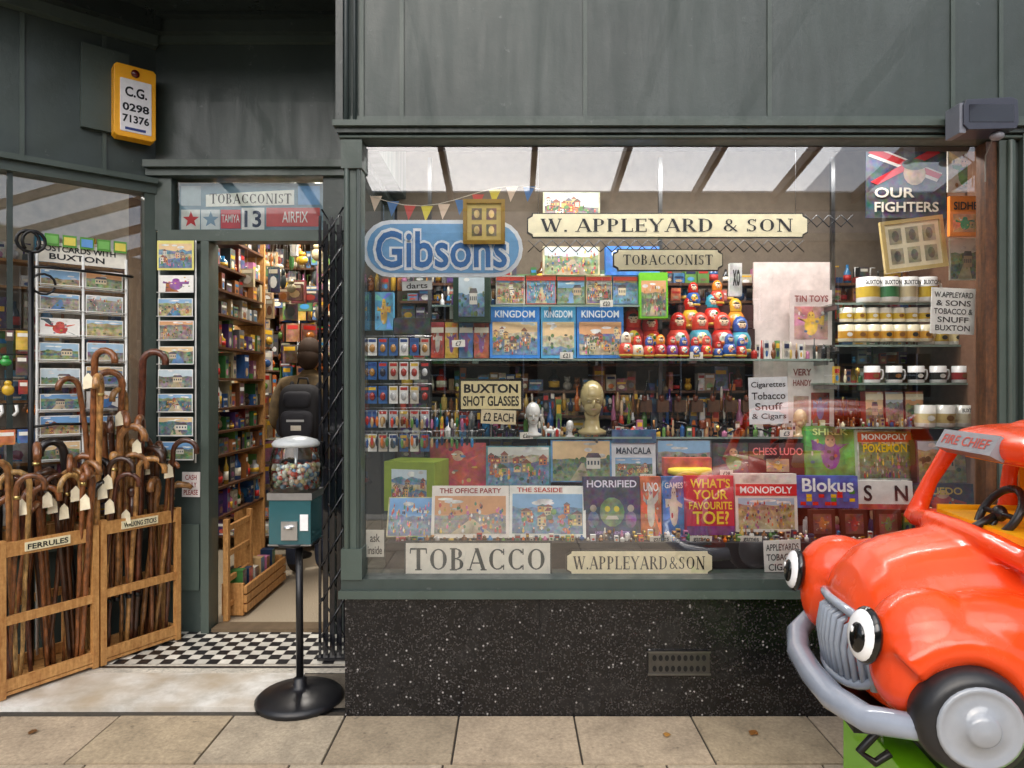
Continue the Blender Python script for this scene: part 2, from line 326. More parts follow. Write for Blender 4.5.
# ---------- shop building ----------
SHOP=empty('shop_building')
XL=WX(345,CD); XW0=WX(362,CD); XW1=WX(985,CD); ZS0=WZ(597,CD); ZS1=WZ(578,CD); ZH=WZ(142,CD)
b=MB('stall_riser')
xj=WX(540,CD)
b.box(XL,xj-.0015,0,.14,-.01,ZS0,'granite'); b.box(xj+.0015,2.35,0,.14,-.01,ZS0,'granite'); b.box(xj-.0015,xj+.0015,.004,.13,0,ZS0-.001,'matte',(.01,.01,.01))
b.box(XL,XL+.14,.14,.94,-.01,ZS0,'granite'); b.box(2.354,3.6,0,.14,-.01,ZS0,'granite')
b.build(SHOP,.003)
b=MB('window_sill')
b.box(XL-.02,3.6,-.035,.16,ZS0+.001,ZS0+.035,'green_light'); b.box(XL-.012,3.6,-.02,.155,ZS0+.036,ZS1,'green'); b.box(XL-.018,XL+.14,.161,.94,ZS0+.001,ZS1,'green'); b.build(SHOP,.006)
b=MB('window_frame')
b.box(XL,XW0,-.015,.06,ZS1,ZH,'green_light'); b.tube([(XL+.012,-.018,ZS1),(XL+.012,-.018,ZH)],.012,8,'green_light'); b.tube([(XW0-.012,-.016,ZS1),(XW0-.012,-.016,ZH)],.009,8,'green')
b.box(XL-.01,XW0+.006,-.03,.065,ZS1,ZS1+.13,'green_light'); b.box(XL-.01,XW0+.006,-.03,.065,ZH-.12,ZH,'green_light')
b.box(XW1,WX(996,CD),-.005,.06,ZS1,ZH,'darkwood'); b.box(WX(996,CD),WX(1012,CD),-.02,.06,ZS1,ZH,'green_light'); b.tube([(WX(1006,CD),-.026,ZS1),(WX(1006,CD),-.026,ZH)],.013,8,'green_light')
b.box(WX(1012,CD),3.6,.0,.06,ZS1,ZH,'green')
b.box(WX(1018,CD),WX(1022,CD)+.02,-.03,.0,ZS1,2.51,'green_light')
b.box(XL-.02,3.6,-.015,.08,ZH+.006,ZH+.028,'green_light'); b.box(XL-.03,3.6,-.035,.08,ZH+.029,ZH+.05,'green'); b.box(XL-.04,3.6,-.055,.08,ZH+.051,ZH+.075,'green_light')
b.tube([(XL-.02,-.02,ZH+.014),(3.6,-.02,ZH+.014)],.008,8,'green_light')
b.box(XL,XL+.05,.88,.94,ZS1,ZH,'green'); b.box(XL,XL+.05,.061,.88,ZH-.04,ZH,'green'); b.box(XL,XL+.05,.061,.88,ZS1,ZS1+.03,'green')
b.build(SHOP,.004)
b=MB('shopfront_glass')
b.add([(XW0-.01,.03,ZS1-.01),(XW1+.01,.03,ZS1-.01),(XW1+.01,.03,ZH+.01),(XW0-.01,.03,ZH+.01)],[(0,1,2,3)],'glass')
b.add([(XL+.025,.06,ZS1),(XL+.025,.9,ZS1),(XL+.025,.9,ZH),(XL+.025,.06,ZH)],[(0,1,2,3)],'glass_thin')
b.build(SHOP)
b=MB('fascia')
z0=ZH+.076
b.box(XL,3.6,0,.12,z0,3.9,'green'); b.box(XL,XL+.12,.121,.94,ZH,3.9,'green')
for px in (362,402,585,769,952,1000):
    x=WX(px,CD); b.box(x-.009,x+.009,-.008,0,z0,3.9,'green_light')
b.box(XL-.01,3.6,-.012,-.0005,z0,z0+.03,'green_light')
b.tube([(XL+.012,-.03,ZH+.08),(XL+.012,-.03,3.9)],.011,8,'green_dark'); b.tube([(XL+.045,-.02,ZH+.08),(XL+.045,-.02,3.9)],.008,8,'green_dark')
b.box(XL-.035,XL-.005,-.02,.1,2.5,3.9,'green_dark')
b.build(SHOP,.003)
b=MB('upper_wall'); b.box(-6,3.6,.0,.3,3.91,8,'stone',hx('A89A84')); b.box(3.601,7,0,.3,0,8,'stone',hx('A89A84')); b.box(-6,-3.2,0.0,.3,0,3.9,'green'); b.build(SHOP)
DD=3.85; YD=DD-CD; FZ=.016; CZ=3.45
OX=-2.01; ang=math.atan2(.64,.768)
b=MB('recess_floor')
b.add([(-3.0,.05,.012),(-1.0,.05,.012),(-1.0,.40,.012),(-3.0,.40,.012)],[(0,1,2,3)],'marble')
b.add([(-3.0,.05,-.03),(-1.0,.05,-.03),(-1.0,.05,.012),(-3.0,.05,.012)],[(0,1,2,3)],'marble')
b.add([(-1.0,.05,.008),(XL,.05,.008),(XL,.40,.008),(-1.0,.40,.008)],[(0,1,2,3)],'stone',hx('6a6256'))
b.add([(-3.2,.40,.011),(XL,.40,.011),(XL,1.2,.011),(-3.2,1.2,.011)],[(0,1,2,3)],'stone',hx('C9C2B4'))
ts=.058; y=.50; j=0
b.add([(-2.4,.455,.0135),(XL-.02,.455,.0135),(XL-.02,.475,.0135),(-2.4,.475,.0135)],[(0,1,2,3)],'plastic',hx('1c1b1b'))
while y<YD-.01:
    i=0;x=-2.4
    while x<XL-.02-ts:
        c=hx('1e1d20') if (i+j)%2 else hx('DAD6CA'); kf=R.uniform(.75,1.1); c=tuple(k*kf for k in c)
        b.add([(x+.001,y+.001,.014),(x+ts-.001,y+.001,.014),(x+ts-.001,y+ts-.001,.014),(x+.001,y+ts-.001,.014)],[(0,1,2,3)],'card',c)
        x+=ts;i+=1
    y+=ts;j+=1
b.build(SHOP)
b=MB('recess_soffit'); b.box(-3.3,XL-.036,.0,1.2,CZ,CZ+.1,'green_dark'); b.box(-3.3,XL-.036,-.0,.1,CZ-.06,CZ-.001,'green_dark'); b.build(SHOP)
def DX(px): return WX(px,DD)
def DZ(py): return WZ(py,DD)
b=MB('door_wall')
y0=YD; y1=YD+.1
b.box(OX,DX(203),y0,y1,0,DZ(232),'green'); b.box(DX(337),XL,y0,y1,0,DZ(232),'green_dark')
b.box(DX(203)+.001,DX(211),y0-.03,y1,.0,DZ(242),'green_light'); b.box(DX(331),DX(337)-.001,y0-.03,y1,0,DZ(242),'green')
b.box(DX(160),DX(342),y0-.03,y0+.08,DZ(242)+.001,DZ(231),'green_light')
b.box(DX(155),DX(173),y0-.02,y1,DZ(231)+.001,DZ(178),'green_light'); b.box(DX(324),XL,y0-.02,y1,DZ(231)+.001,DZ(178),'green')
b.box(DX(150),XL,y0-.05,y1,DZ(178)+.001,DZ(171),'green_light'); b.box(DX(150),XL,y0-.08,y1,DZ(171)+.001,DZ(164),'green_light')
b.box(OX-.05,XL,y0,y1,DZ(164)+.001,CZ,'green')
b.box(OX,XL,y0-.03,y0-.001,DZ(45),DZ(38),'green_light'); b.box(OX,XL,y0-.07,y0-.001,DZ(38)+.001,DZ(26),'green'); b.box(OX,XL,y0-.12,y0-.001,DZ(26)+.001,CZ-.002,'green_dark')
b.box(OX+.03,DX(200),y0-.012,y0-.0005,.25,.62,'green_light')
b.rect(DX(173),DX(324),DZ(231),DZ(178),y0+.02,'glass_thin',(1,1,1))
b.box(DX(212),DX(330),y0-.01,y0+.1,0,FZ+.02,'matte',hx('6b5a44'))
b.build(SHOP,.004)
b=MB('transom_sign')
yy=y0+.04
b.box(DX(176),DX(322),yy,yy+.01,DZ(229),DZ(181),'card',hx('6F8FA2'))
b.plate([(DX(203),DZ(205)),(DX(292),DZ(203)),(DX(292),DZ(188)),(DX(250),DZ(190)),(DX(203),DZ(193))],yy-.004,yy-.001,'card',hx('F4F2EA'))
b.stext('TOBACCONIST',DX(207),DX(290),DZ(202),DZ(192),yy-.006)
def star(mb,cx,cz,r,y,col):
    mb.poly([(cx+(r if k%2==0 else r*.42)*math.sin(k*math.pi/5),cz+(r if k%2==0 else r*.42)*math.cos(k*math.pi/5)) for k in range(9,-1,-1)],y,'card',col)
b.rect(DX(178),DX(197),DZ(228),DZ(208),yy-.003,'card',hx('E4E4E0')); star(b,DX(188),DZ(218),.048,yy-.005,hx('C8202A'))
b.rect(DX(198),DX(217),DZ(228),DZ(208),yy-.003,'card',hx('DDE2E6')); star(b,DX(208),DZ(218),.048,yy-.005,hx('7F9DB8'))
b.rect(DX(218),DX(238),DZ(227),DZ(208),yy-.003,'card',hx('C8283A')); b.text('TAMIYA',DX(219),DX(237),DZ(221),DZ(213),yy-.005,col=hx('F0F0F0'))
b.rect(DX(239),DX(262),DZ(228),DZ(206),yy-.003,'card',hx('E8E8E8')); b.text('13',DX(242),DX(259),DZ(226),DZ(209),yy-.005,col=hx('223355'),bold=.02)
b.rect(DX(264),DX(318),DZ(225),DZ(206),yy-.003,'card',hx('C84848')); b.text('AIRFIX',DX(280),DX(306),DZ(221),DZ(210),yy-.005,col=hx('F5F0F0'))
b.rect(DX(296),DX(318),DZ(203),DZ(184),yy-.003,'card',hx('6FA4D4')); b.rect(DX(178),DX(198),DZ(204),DZ(184),yy-.003,'card',hx('A8B8C0'))
b.build()
SM=Matrix.Translation((OX,YD,0))@Matrix.Rotation(ang,4,'Z')
def SP(px,py,off=0):
    k=(px-512)/FPX; ox=OX+.64*off; oy=DD-.768*off
    lx=(oy*k-ox)/(.768-.64*k); D=oy+.64*lx
    return lx,WZ(py,D)
zh=2.475
b=MB('side_window_frame'); b.M=SM
b.box(-.06,0,-.02,.06,0,zh,'green_light'); b.box(-1.3,.0,-.02,.08,0,.55,'green'); b.box(-1.3,-.061,-.05,.08,.551,.6,'green_light')
b.box(-1.3,.0,-.03,.08,zh,zh+.05,'green_light'); b.box(-1.3,.0,-.06,.08,zh+.051,zh+.08,'green_light'); b.box(-1.3,.02,0,.08,zh+.08,CZ,'green')
for px in (22,104):
    x=SP(px,100)[0]; b.box(x-.01,x+.01,-.012,0,zh+.081,CZ,'green_light')
b.box(-1.3,0,-.06,-.001,CZ-.16,CZ-.1,'green_light'); b.box(-1.3,0,-.12,-.001,CZ-.1+.001,CZ-.002,'green_dark')
b.box(-1.3,-1.24,-.02,.06,.6,zh,'green_light')
b.box(SP(10,0)[0]-.012,SP(10,0)[0]+.012,.0,.05,.6,zh,'green')
b.rect(-1.24,-.06,.6,zh,.03,'glass',(1,1,1))
b.build(SHOP,.004)
b=MB('junction_board'); b.M=SM
x0=SP(80,80)[0]; x1=SP(128,80)[0]; b.box(x0,x1,-.035,-.0,WZ(128,3.62),WZ(44,3.62),'green_light'); b.build(bevel=.003)
b=MB('alarm_box'); b.M=SM
x0,zt=SP(114,61,.11); x1=SP(156,61,.11)[0]; zb=SP(114,134,.11)[1]
def octo(x0,x1,z0,z1,c): return [(x0+c,z0),(x1-c,z0),(x1,z0+c),(x1,z1-c),(x1-c,z1),(x0+c,z1),(x0,z1-c),(x0,z0+c)]
b.plate(octo(x0,x1,zb,zt,.014),-.11,-.03,'plastic',hx('FFB41C'))
b.plate(octo(x0+.028,x1-.022,zb+.028,zt-.075,.004),-.114,-.108,'plastic',hx('F4F2F6'))
xm=(x0+x1)/2; b.ell((xm,-.112,zt-.04),(.022,.014,.022),'gloss',hx('5A1612'))
H=zt-zb
for t,a,c in (('C.G.',.56,.70),('0298',.36,.47),('71376',.2,.31)):
    b.text(t,xm-.062 if t!='C.G.' else xm-.05,xm+.066 if t!='C.G.' else xm+.056,zb+H*a,zb+H*c,-.1155,col=hx('10131c'),bold=.03)
b.rect(xm-.05,xm+.05,zb+.038,zb+.052,-.1155,'card',hx('334488'))
b.build(bevel=.004)

# ---------- goods helpers ----------
PAL=['B83028','D84A34','E0B23A','F0E4C0','2F5E9A','3A8AC0','3C7A3E','6A9A48','EDEDE8','202226','7A4A2A','A0622C','C87AA0','5A3A7A','D8D0C0','8A8A88','E87A2A','1E3A5A','C8A878','404848']
def goods(mb,x0,x1,z0,z1,y,depth,gap=.19,wr=(.03,.11),pal=PAL,shelf='darkwood',dens=.93,dim=1.0):
    z=z0
    while z<z1-.05:
        g_=gap*R.uniform(.75,1.25)
        if shelf: mb.box(x0,x1,y-.005,y+depth,z-.014,z,shelf,(.3,.3,.3))
        x=x0+.005
        while x<x1-.02:
            w=min(R.uniform(*wr),x1-x-.004); h=R.uniform(.4,.95)*min(g_,z1-z); kf=dim*R.uniform(.6,1.1); c=tuple(k*kf for k in hx(R.choice(pal)))
            if R.random()<dens:
                t=R.random(); yy=y+R.uniform(.0,.04)
                if t<.62:
                    mb.box(x,x+w-.003,yy,yy+depth*.6,z,z+h,'card',c,front=(R.choice(['art_soft','card','art_fine']),c))
                    c2=hx(R.choice(PAL)); c3=tuple(q_*dim for q_ in hx(R.choice(['F4F0E0','F0C030','C02820','1A2850','FFFFFF','3A8AC0']))); q=R.uniform(.5,.75)
                    if w>.03:
                        mb.rect(x+w*.08,x+w*.85,z+h*q,z+h*(q+.16),yy-.001,'card',c3); mb.ering(x+w*.46,z+h*.27,w*.3,h*R.uniform(.1,.2),yy-.0012,'art_soft',c2,8)
                        if R.random()<.5: mb.rect(x+w*.2,x+w*.7,z+h*.06,z+h*.12,yy-.0015,'card',c3)
                elif t<.8:
                    r=min(w*.42,.03); mb.lathe([(r,0),(r,h*.6),(r*.45,h*.75),(r*.4,h)],(x+r,yy+r,z),8,'gloss',c); mb.lathe([(r*1.03,h*.15),(r*1.03,h*.45)],(x+r,yy+r,z),8,'card',hx(R.choice(['F0E8D0','E0B23A','C83028'])))
                elif t<.9:
                    r=min(w*.45,h*.32); mb.ell((x+r,yy+r,z+r),(r,r*.8,r),'plastic',c,9,7); mb.ell((x+r,yy+r,z+r*2.4),(r*.7,r*.6,r*.62),'plastic',c,9,7)
                    for s_ in (-1,1): mb.ell((x+r+s_*r*.5,yy+r,z+r*2.95),(r*.22,r*.15,r*.22),'plastic',c,6,5)
                else:
                    mb.box(x+w*.1,x+w*.9,yy,yy+.05,z,z+h*.3,'plastic',c); mb.tube([(x+w*.2,yy+.02,z+h*.3),(x+w*.2,yy+.02,z+h*.8),(x+w*.7,yy+.02,z+h*.8)],w*.08,6,'gloss',hx(R.choice(PAL)))
            x+=w
        z+=g_
# ---------- interior room ----------
b=MB('interior_walls')
b.box(-3.2,-.2,4.0,4.1,0,2.9,'matte',hx('6a5a48')); b.box(-4.2,XL-.02,YD+.11,4.1,2.9,2.98,'matte',hx('908878'))
b.box(-3.1,-3.02,1.15,4.0,0,2.9,'matte',hx('7a6a58'))
b.box(-.72,-.64,1.05,4.0,0,2.9,'matte',hx('5a4a38'))
b.box(-.64,2.4,.90,.98,ZS0,2.9,'matte',hx('6c6052')); b.box(2.2,2.28,.07,.9,0,2.9,'matte',hx('7a5640')); b.box(XL+.13,2.28,.125,.9,2.72,2.8,'matte',hx('b8ae9c'))
b.box(XL+.06,2.2,.065,.124,ZH+.002,2.8,'matte',hx('3c3028'))
b.add([(-4.2,YD+.1,.02),(-.64,YD+.1,.02),(-.64,4,.02),(-4.2,4,.02)],[(0,1,2,3)],'carpet')
b.build(SHOP)
LS=Matrix.Translation((-1.74,YD+.12,0))@Matrix.Rotation(math.radians(90),4,'Z')
PB=[c for c in PAL if c not in('B83028','D84A34')]+['8A4A38','B87848','6A5A48','C8B890','9A3A30','585048']
b=MB('shelving_unit'); b.M=LS
b.box(-.0,.02,-.01,.2,.02,2.7,'pine'); b.box(.80,.82,-.01,.2,.02,2.7,'pine')
goods(b,.02,.8,.62,2.6,.0,.18,.16,(.03,.09),PB,'darkwood',.97,.85); b.build()
b=MB('shelving_unit'); b.box(-3.0,-.75,3.0,3.04,.02,2.8,'matte',hx('6a5a48')); goods(b,-3.0,-.75,.15,2.75,2.76,.22,.17,(.03,.10),PB,'darkwood',.97,.85); b.build()
b=MB('wooden_crate'); b.M=LS
for k in range(3):
    z=.05+k*.055; b.box(.1,.8,-.16,-.14,z,z+.045,'pine')
b.box(.1,.12,-.139,-.01,.03,.22,'pine'); b.box(.78,.8,-.139,-.01,.03,.22,'pine'); b.box(.121,.78,-.138,-.02,.04,.12,'card',hx('c8b090'))
for k in range(6): b.box(.14+k*.1,.2+k*.1,-.12,-.04,.12,.25+.05*R.random(),'card',hx(R.choice(PAL)),front=('art_fine',hx(R.choice(PAL))))
b.build(bevel=.002)
b=MB('display_rack'); b.M=LS
b.box(.0,.03,-.09,-.06,.03,.62,'pine'); b.box(.35,.38,-.09,-.06,.03,.62,'pine')
for k in range(4): b.box(.03,.35,-.085,-.065,.1+k*.15,.13+k*.15,'pine')
b.build()
def spinner(x,y,z0,z1,r,rows,nn):
    b=MB('revolving_display_stand'); b.tube([(x,y,.03),(x,y,z1+.05)],.02,10,'metal',hx('707070')); b.lathe([(r*.8,0),(r*.8,.02),(.03,.05)],(x,y,.02),18,'plastic',hx('202020'))
    for i in range(rows):
        z=z0+(z1-z0)*i/rows; h=(z1-z0)/rows*.85
        for k in range(nn):
            a=2*math.pi*k/nn+i*.2; b.M=Matrix.Translation((x,y,0))@Matrix.Rotation(a,4,'Z'); w=r*R.uniform(.35,.6); c=tuple(q*.8 for q in hx(R.choice(PB)))
            b.box(-w,w,-r,-r+.012,z,z+h,'card',c,front=('art_soft',c)); b.rect(-w*.8,w*.8,z+h*.68,z+h*.9,-r-.001,'card',hx(R.choice(['F4F0E0','F0C030','C02820','1A2850'])))
            if R.random()<.6: b.ell((0,-r-.01,z+h*.35),(w*.55,.02,h*.22),'gloss',hx(R.choice(PB)),9,7)
    b.build()
spinner(-1.98,2.2,.5,1.85,.17,8,7); spinner(-1.72,2.6,.9,2.25,.13,8,6)
b=MB('hanging_merchandise')
for k in range(64):
    D=R.uniform(4.4,5.6); px=R.uniform(232,318); x=WX(px,D); yv=D-CD; z=R.uniform(1.95,2.6) if R.random()<.8 else R.uniform(1.8,2.1); w=R.uniform(.04,.11); c=tuple(q*.8 for q in hx(R.choice(PB))); h=R.uniform(.07,.17)
    if k%3: b.box(x,x+w,yv,yv+.03,z,z+h,'card',c,front=('art_soft',c)); b.ering(x+w/2,z+h*.4,w*.35,h*.25,yv-.001,'card',hx(R.choice(PB)),9); b.rect(x+w*.1,x+w*.9,z+h*.75,z+h*.92,yv-.001,'card',hx('E0D8C0'))
    else: b.ell((x+w/2,yv,z+h*.4),(w*.45,w*.3,h*.4),'plastic',c,9,8); b.ell((x+w/2,yv,z+h*.9),(w*.3,w*.25,h*.22),'plastic',c,9,7)
    b.tube([(x+w/2,yv+.015,z+h),(x+w/2,yv+.015,2.9)],.0015,4)
b.build()
# ---- customer seen from behind ----
PER=empty('person')
px_,py_=WX(309,5.0),5.0-CD
def skinned(name,chains,root,mat):
    vs=[];rad=[];ed=[];idx={}
    def vi(p,r):
        k=tuple(round(c,4) for c in p)
        if k not in idx: idx[k]=len(vs); vs.append(p); rad.append(r)
        return idx[k]
    for ch in chains:
        last=None
        for (p,r) in ch:
            i=vi(p,r)
            if last is not None and last!=i: ed.append((last,i))
            last=i
    me=bpy.data.meshes.new(name); me.from_pydata([(px_+p[0],py_+p[1],p[2]) for p in vs],ed,[]); me.materials.append(MATS[mat])
    o=bpy.data.objects.new(name,me); scene.collection.objects.link(o); o.parent=PER
    sk_=o.modifiers.new('skin','SKIN'); sk_.use_smooth_shade=True
    sv=me.skin_vertices[0].data if me.skin_vertices else None
    if sv is None:
        bpy.context.view_layer.objects.active=o; o.select_set(True)
        try: bpy.ops.mesh.customdata_skin_add()
        except Exception: pass
        sv=me.skin_vertices[0].data
    for i,r in enumerate(rad): sv[i].radius=r if isinstance(r,tuple) else (r,r)
    sv[idx[tuple(round(c,4) for c in root)]].use_root=True
    ss=o.modifiers.new('sub','SUBSURF'); ss.levels=2; ss.render_levels=2
    return o
pel=(0,0,.95)
ch=[[(pel,(.155,.12)),((0,0,1.1),(.15,.115)),((0,.0,1.25),(.175,.13)),((0,0,1.38),(.17,.12)),((0,.01,1.47),(.07,.07)),((0,.02,1.53),(.058,.06))]]
for s in (-1,1):
    ch.append([(pel,(.155,.12)),((s*.09,0,.86),(.10,.11)),((s*.10,.01,.5),(.072,.075)),((s*.105,-.01,.3),(.066,.07)),((s*.105,-.01,.10),(.055,.06)),((s*.115,.06,.055),(.045,.04)),((s*.125,.16,.045),(.04,.03))])
    ch.append([((0,0,1.38),(.17,.12)),((s*.17,0,1.40),(.07,.07)),((s*.225,.0,1.30),(.062,.065)),((s*.25,.02,1.12),(.052,.055)),((s*.2,.2,1.06),(.042,.042)),((s*.16,.27,1.07),(.034,.03))])
try:
    skinned('body',ch,pel,'clothes')
    for s in (-1,1):
        cb=(s*.155,.28,1.07)
        hand=[[(cb,.028),((s*.14,.32,1.07),.032)]]
        for k in range(4):
            oz=.022-.015*k; hand.append([((s*.14,.32,1.07),.032),((s*.13,.35,1.07+oz),.009),((s*.115,.38-.003*k,1.065+oz),.0085),((s*.10,.385,1.05+oz),.008)])
        hand.append([(cb,.028),((s*.12,.30,1.095),.010),((s*.10,.325,1.10),.009)])
        h_=skinned('hand',hand,cb,'clothes')
except Exception as e: print('skin fail',e)
b=MB('head'); X,Y_=px_,py_
b.ell((X,Y_+.03,1.62),(.075,.095,.115),'matte',hx('C8987A'),18,12); b.ell((X,Y_+.015,1.65),(.084,.10,.105),'matte',hx('3a2a1e'),18,12); b.ell((X,Y_-.02,1.60),(.078,.075,.09),'matte',hx('3a2a1e'),16,10)
for s in (-1,1): b.ell((X+s*.082,Y_+.03,1.61),(.012,.02,.03),'matte',hx('C8987A'),8,7); b.ell((X+s*.03,Y_+.118,1.625),(.012,.008,.007),'gloss',hx('202020'),8,6)
b.ell((X,Y_+.13,1.60),(.013,.02,.022),'matte',hx('C8987A'),8,7); b.ell((X,Y_+.118,1.565),(.025,.008,.006),'matte',hx('A86858'),8,6); b.build(PER)
b=MB('backpack'); z=1.2
b.ell((X,Y_-.19,z),(.145,.10,.21),'matte',hx('1c1c20'),24,16,.55); b.ell((X,Y_-.27,z-.07),(.115,.05,.10),'matte',hx('2a2a30'),20,12,.5); b.ell((X,Y_-.26,z+.10),(.10,.045,.06),'matte',hx('26262c'),16,10,.5)
for s in (-1,1): b.tube([(X+s*.09,Y_-.12,z+.18),(X+s*.11,Y_-.02,z+.245),(X+s*.12,Y_+.1,z+.17),(X+s*.13,Y_+.12,z+.02),(X+s*.14,Y_-.10,z-.12)],.018,8,'matte',hx('222226')); b.ell((X+s*.15,Y_-.18,z-.09),(.025,.05,.07),'matte',hx('303036'),10,8)
b.tube([(X-.04,Y_-.14,z+.2),(X-.03,Y_-.14,z+.25),(X+.03,Y_-.14,z+.25),(X+.04,Y_-.14,z+.2)],.008,6,'matte',hx('222226'))
b.box(X-.06,X+.06,Y_-.322,Y_-.318,z-.05,z-.035,'plastic',hx('b8b8b8')); b.box(X-.03,X+.04,Y_-.323,Y_-.318,z-.11,z-.075,'card',hx('d8d0c0')); b.build(PER)

def lamp(name,x,y,z,L,rot,power,col=(1,.92,.8)):
    b=MB(name); b.M=Matrix.Translation((x,y,z))@Matrix.Rotation(rot,4,'Z'); b.box(-L/2,L/2,-.04,.04,.02,.05,'plastic',hx('dddddd')); b.tube([(-L/2+.02,0,0.004),(L/2-.02,0,0.004)],.013,8,'lamp_emit'); b.build()
    l=bpy.data.lights.new(name+'_light','AREA'); l.shape='RECTANGLE'; l.size=L; l.size_y=.06; l.energy=power; l.color=col
    o=bpy.data.objects.new(name+'_light',l); o.location=(x,y,z-.015); o.rotation_euler=(0,0,rot); scene.collection.objects.link(o)
lamp('ceiling_lamp',-1.35,1.9,2.8,1.2,math.pi/2,46,(1,.93,.84))
lamp('ceiling_lamp',-2.9,1.3,2.75,.9,ang,75,(1,.97,.92))
lamp('display_fill_strip',.7,.36,2.62,2.3,0,36,(1,.98,.95))  # added fill light with an invented housing, brightens the window display

# ---------- window display ----------
b=MB('display_plinth')
b.box(XL+.145,2.19,.145,.9,ZS0+.002,.70,'matte',hx('2a2427')); b.box(XL+.145,2.19,.52,.899,.701,.86,'matte',hx('3a3230')); b.box(XL+.145,2.19,.06,.144,ZS0,ZS1-.004,'matte',hx('15120f'))
b.build(bevel=.006)
def shelf(px0,px1,py,D,depth=.3):
    b=MB('glass_shelf'); x0=WX(px0,D);x1=WX(px1,D);z=WZ(py,D);y=D-CD
    b.box(x0,x1,y,y+depth,z-.008,z,'glass_shelf'); b.box(x0,x1,y-.004,y-.001,z-.009,z+.001,'plastic',hx('8fa59a'))
    for x in (x0+.02,(x0+x1)/2,x1-.02): b.box(x-.006,x+.006,y+.01,y+depth,z-.03,z-.009,'metal',hx('909090'))
    b.build(); return z
S1=shelf(362,832,437,3.42); S2=shelf(362,832,359,3.42); S3=shelf(432,668,305,3.45,.25); S4=shelf(835,978,427,3.3,.4); S5=shelf(835,978,383,3.3,.4); S6=shelf(835,978,345,3.35,.3); S7=shelf(835,940,303,3.4,.2)
b=MB('shelf_goods'); goods(b,-.6,2.15,.88,2.08,.74,.12,.125,(.025,.08),dim=.85); b.build()
b=MB('shelf_upright')
for px in (660,832,430): 
    x=WX(px,3.6); b.box(x-.01,x+.01,.68,.7,.7,2.6,'metal',hx('707070'))
b.build()
def ornaments(px0,px1,D,z,hpx,wr=(.012,.035),skip=()):
    b=MB('small_ornaments'); x=WX(px0,D); xe=WX(px1,D); U=R.uniform
    while x<xe:
        w=U(*wr); h=U(.45,1)*hpx/FPX*D; y=D-CD+U(.01,.05); c=hx(R.choice(PAL+['E8E0D0','D8B860','C8C8C8','8A5A30','E8E8E8'])); t=R.random(); r=w*.45
        pxx=512+x/D*FPX
        if not any(a<pxx<b_ for a,b_ in skip):
            if t<.3:
                b.box(x,x+w*.9,y,y+.02,z,z+h,'card',c,front=('art_soft',c)); b.rect(x+w*.1,x+w*.8,z+h*.6,z+h*.85,y-.001,'card',hx(R.choice(['F4F0E0','F0C030','C02820','1A2850']))); b.ering(x+w*.45,z+h*.3,w*.25,h*.18,y-.001,'card',hx(R.choice(PAL)),8)
            elif t<.5: b.lathe([(r,0),(r,h*.55),(r*.4,h*.7),(r*.4,h)],(x+r,y,z),9,'gloss',c)
            elif t<.7:
                b.ell((x+r,y,z+h*.3),(r*.9,r*.8,h*.3),'gloss',c,9,7); b.ell((x+r,y-r*.2,z+h*.75),(r*.6,r*.6,h*.24),'gloss',hx(R.choice(['E8C8A0','E8E0D0','8A5A30'])),9,7)
            elif t<.85: b.lathe([(r*.5,0),(r*.2,h*.15),(r*.2,h*.5),(r,h*.65),(r,h)],(x+r,y,z),9,'metal',hx(R.choice(['D8B860','C8C8C8','B08050'])))
            else: b.lathe([(r*.9,0),(r,h*.1),(r,h*.5),(r*.9,h*.6)],(x+r,y,z),10,'gloss',c); b.ell((x+r,y,z+h*.62),(r*.5,r*.5,h*.12),'gloss',c,8,6)
        x+=w*U(1.0,1.25)
    b.build()
ornaments(433,828,3.425,S1,17,skip=((455,525),(575,610)))
ornaments(433,560,3.55,S1,38,(.02,.05)); ornaments(612,780,3.6,S1,45,(.02,.05)); ornaments(440,750,3.62,S1+.12,26,(.015,.04))
ornaments(752,828,3.43,S2,24); ornaments(435,665,3.62,S3,26,(.02,.05)); ornaments(668,750,3.66,WZ(305,3.66),30,(.015,.045))
ornaments(366,450,3.66,WZ(290,3.66),26,(.02,.05))
ornaments(845,975,3.55,S4,28,(.02,.045)); ornaments(838,870,3.35,S5,18); ornaments(905,975,3.5,S6,30,(.02,.04)); ornaments(838,975,3.31,S4,10,(.01,.025))
ornaments(395,880,3.055,.701,7,(.012,.03)); ornaments(600,880,3.1,.701,12,(.012,.03)); ornaments(806,975,3.2,.701,34,(.02,.05))
KMAP={'art_fine':'village','art_tiny':'crowd','art_mid':'hero','art_big':'land'}
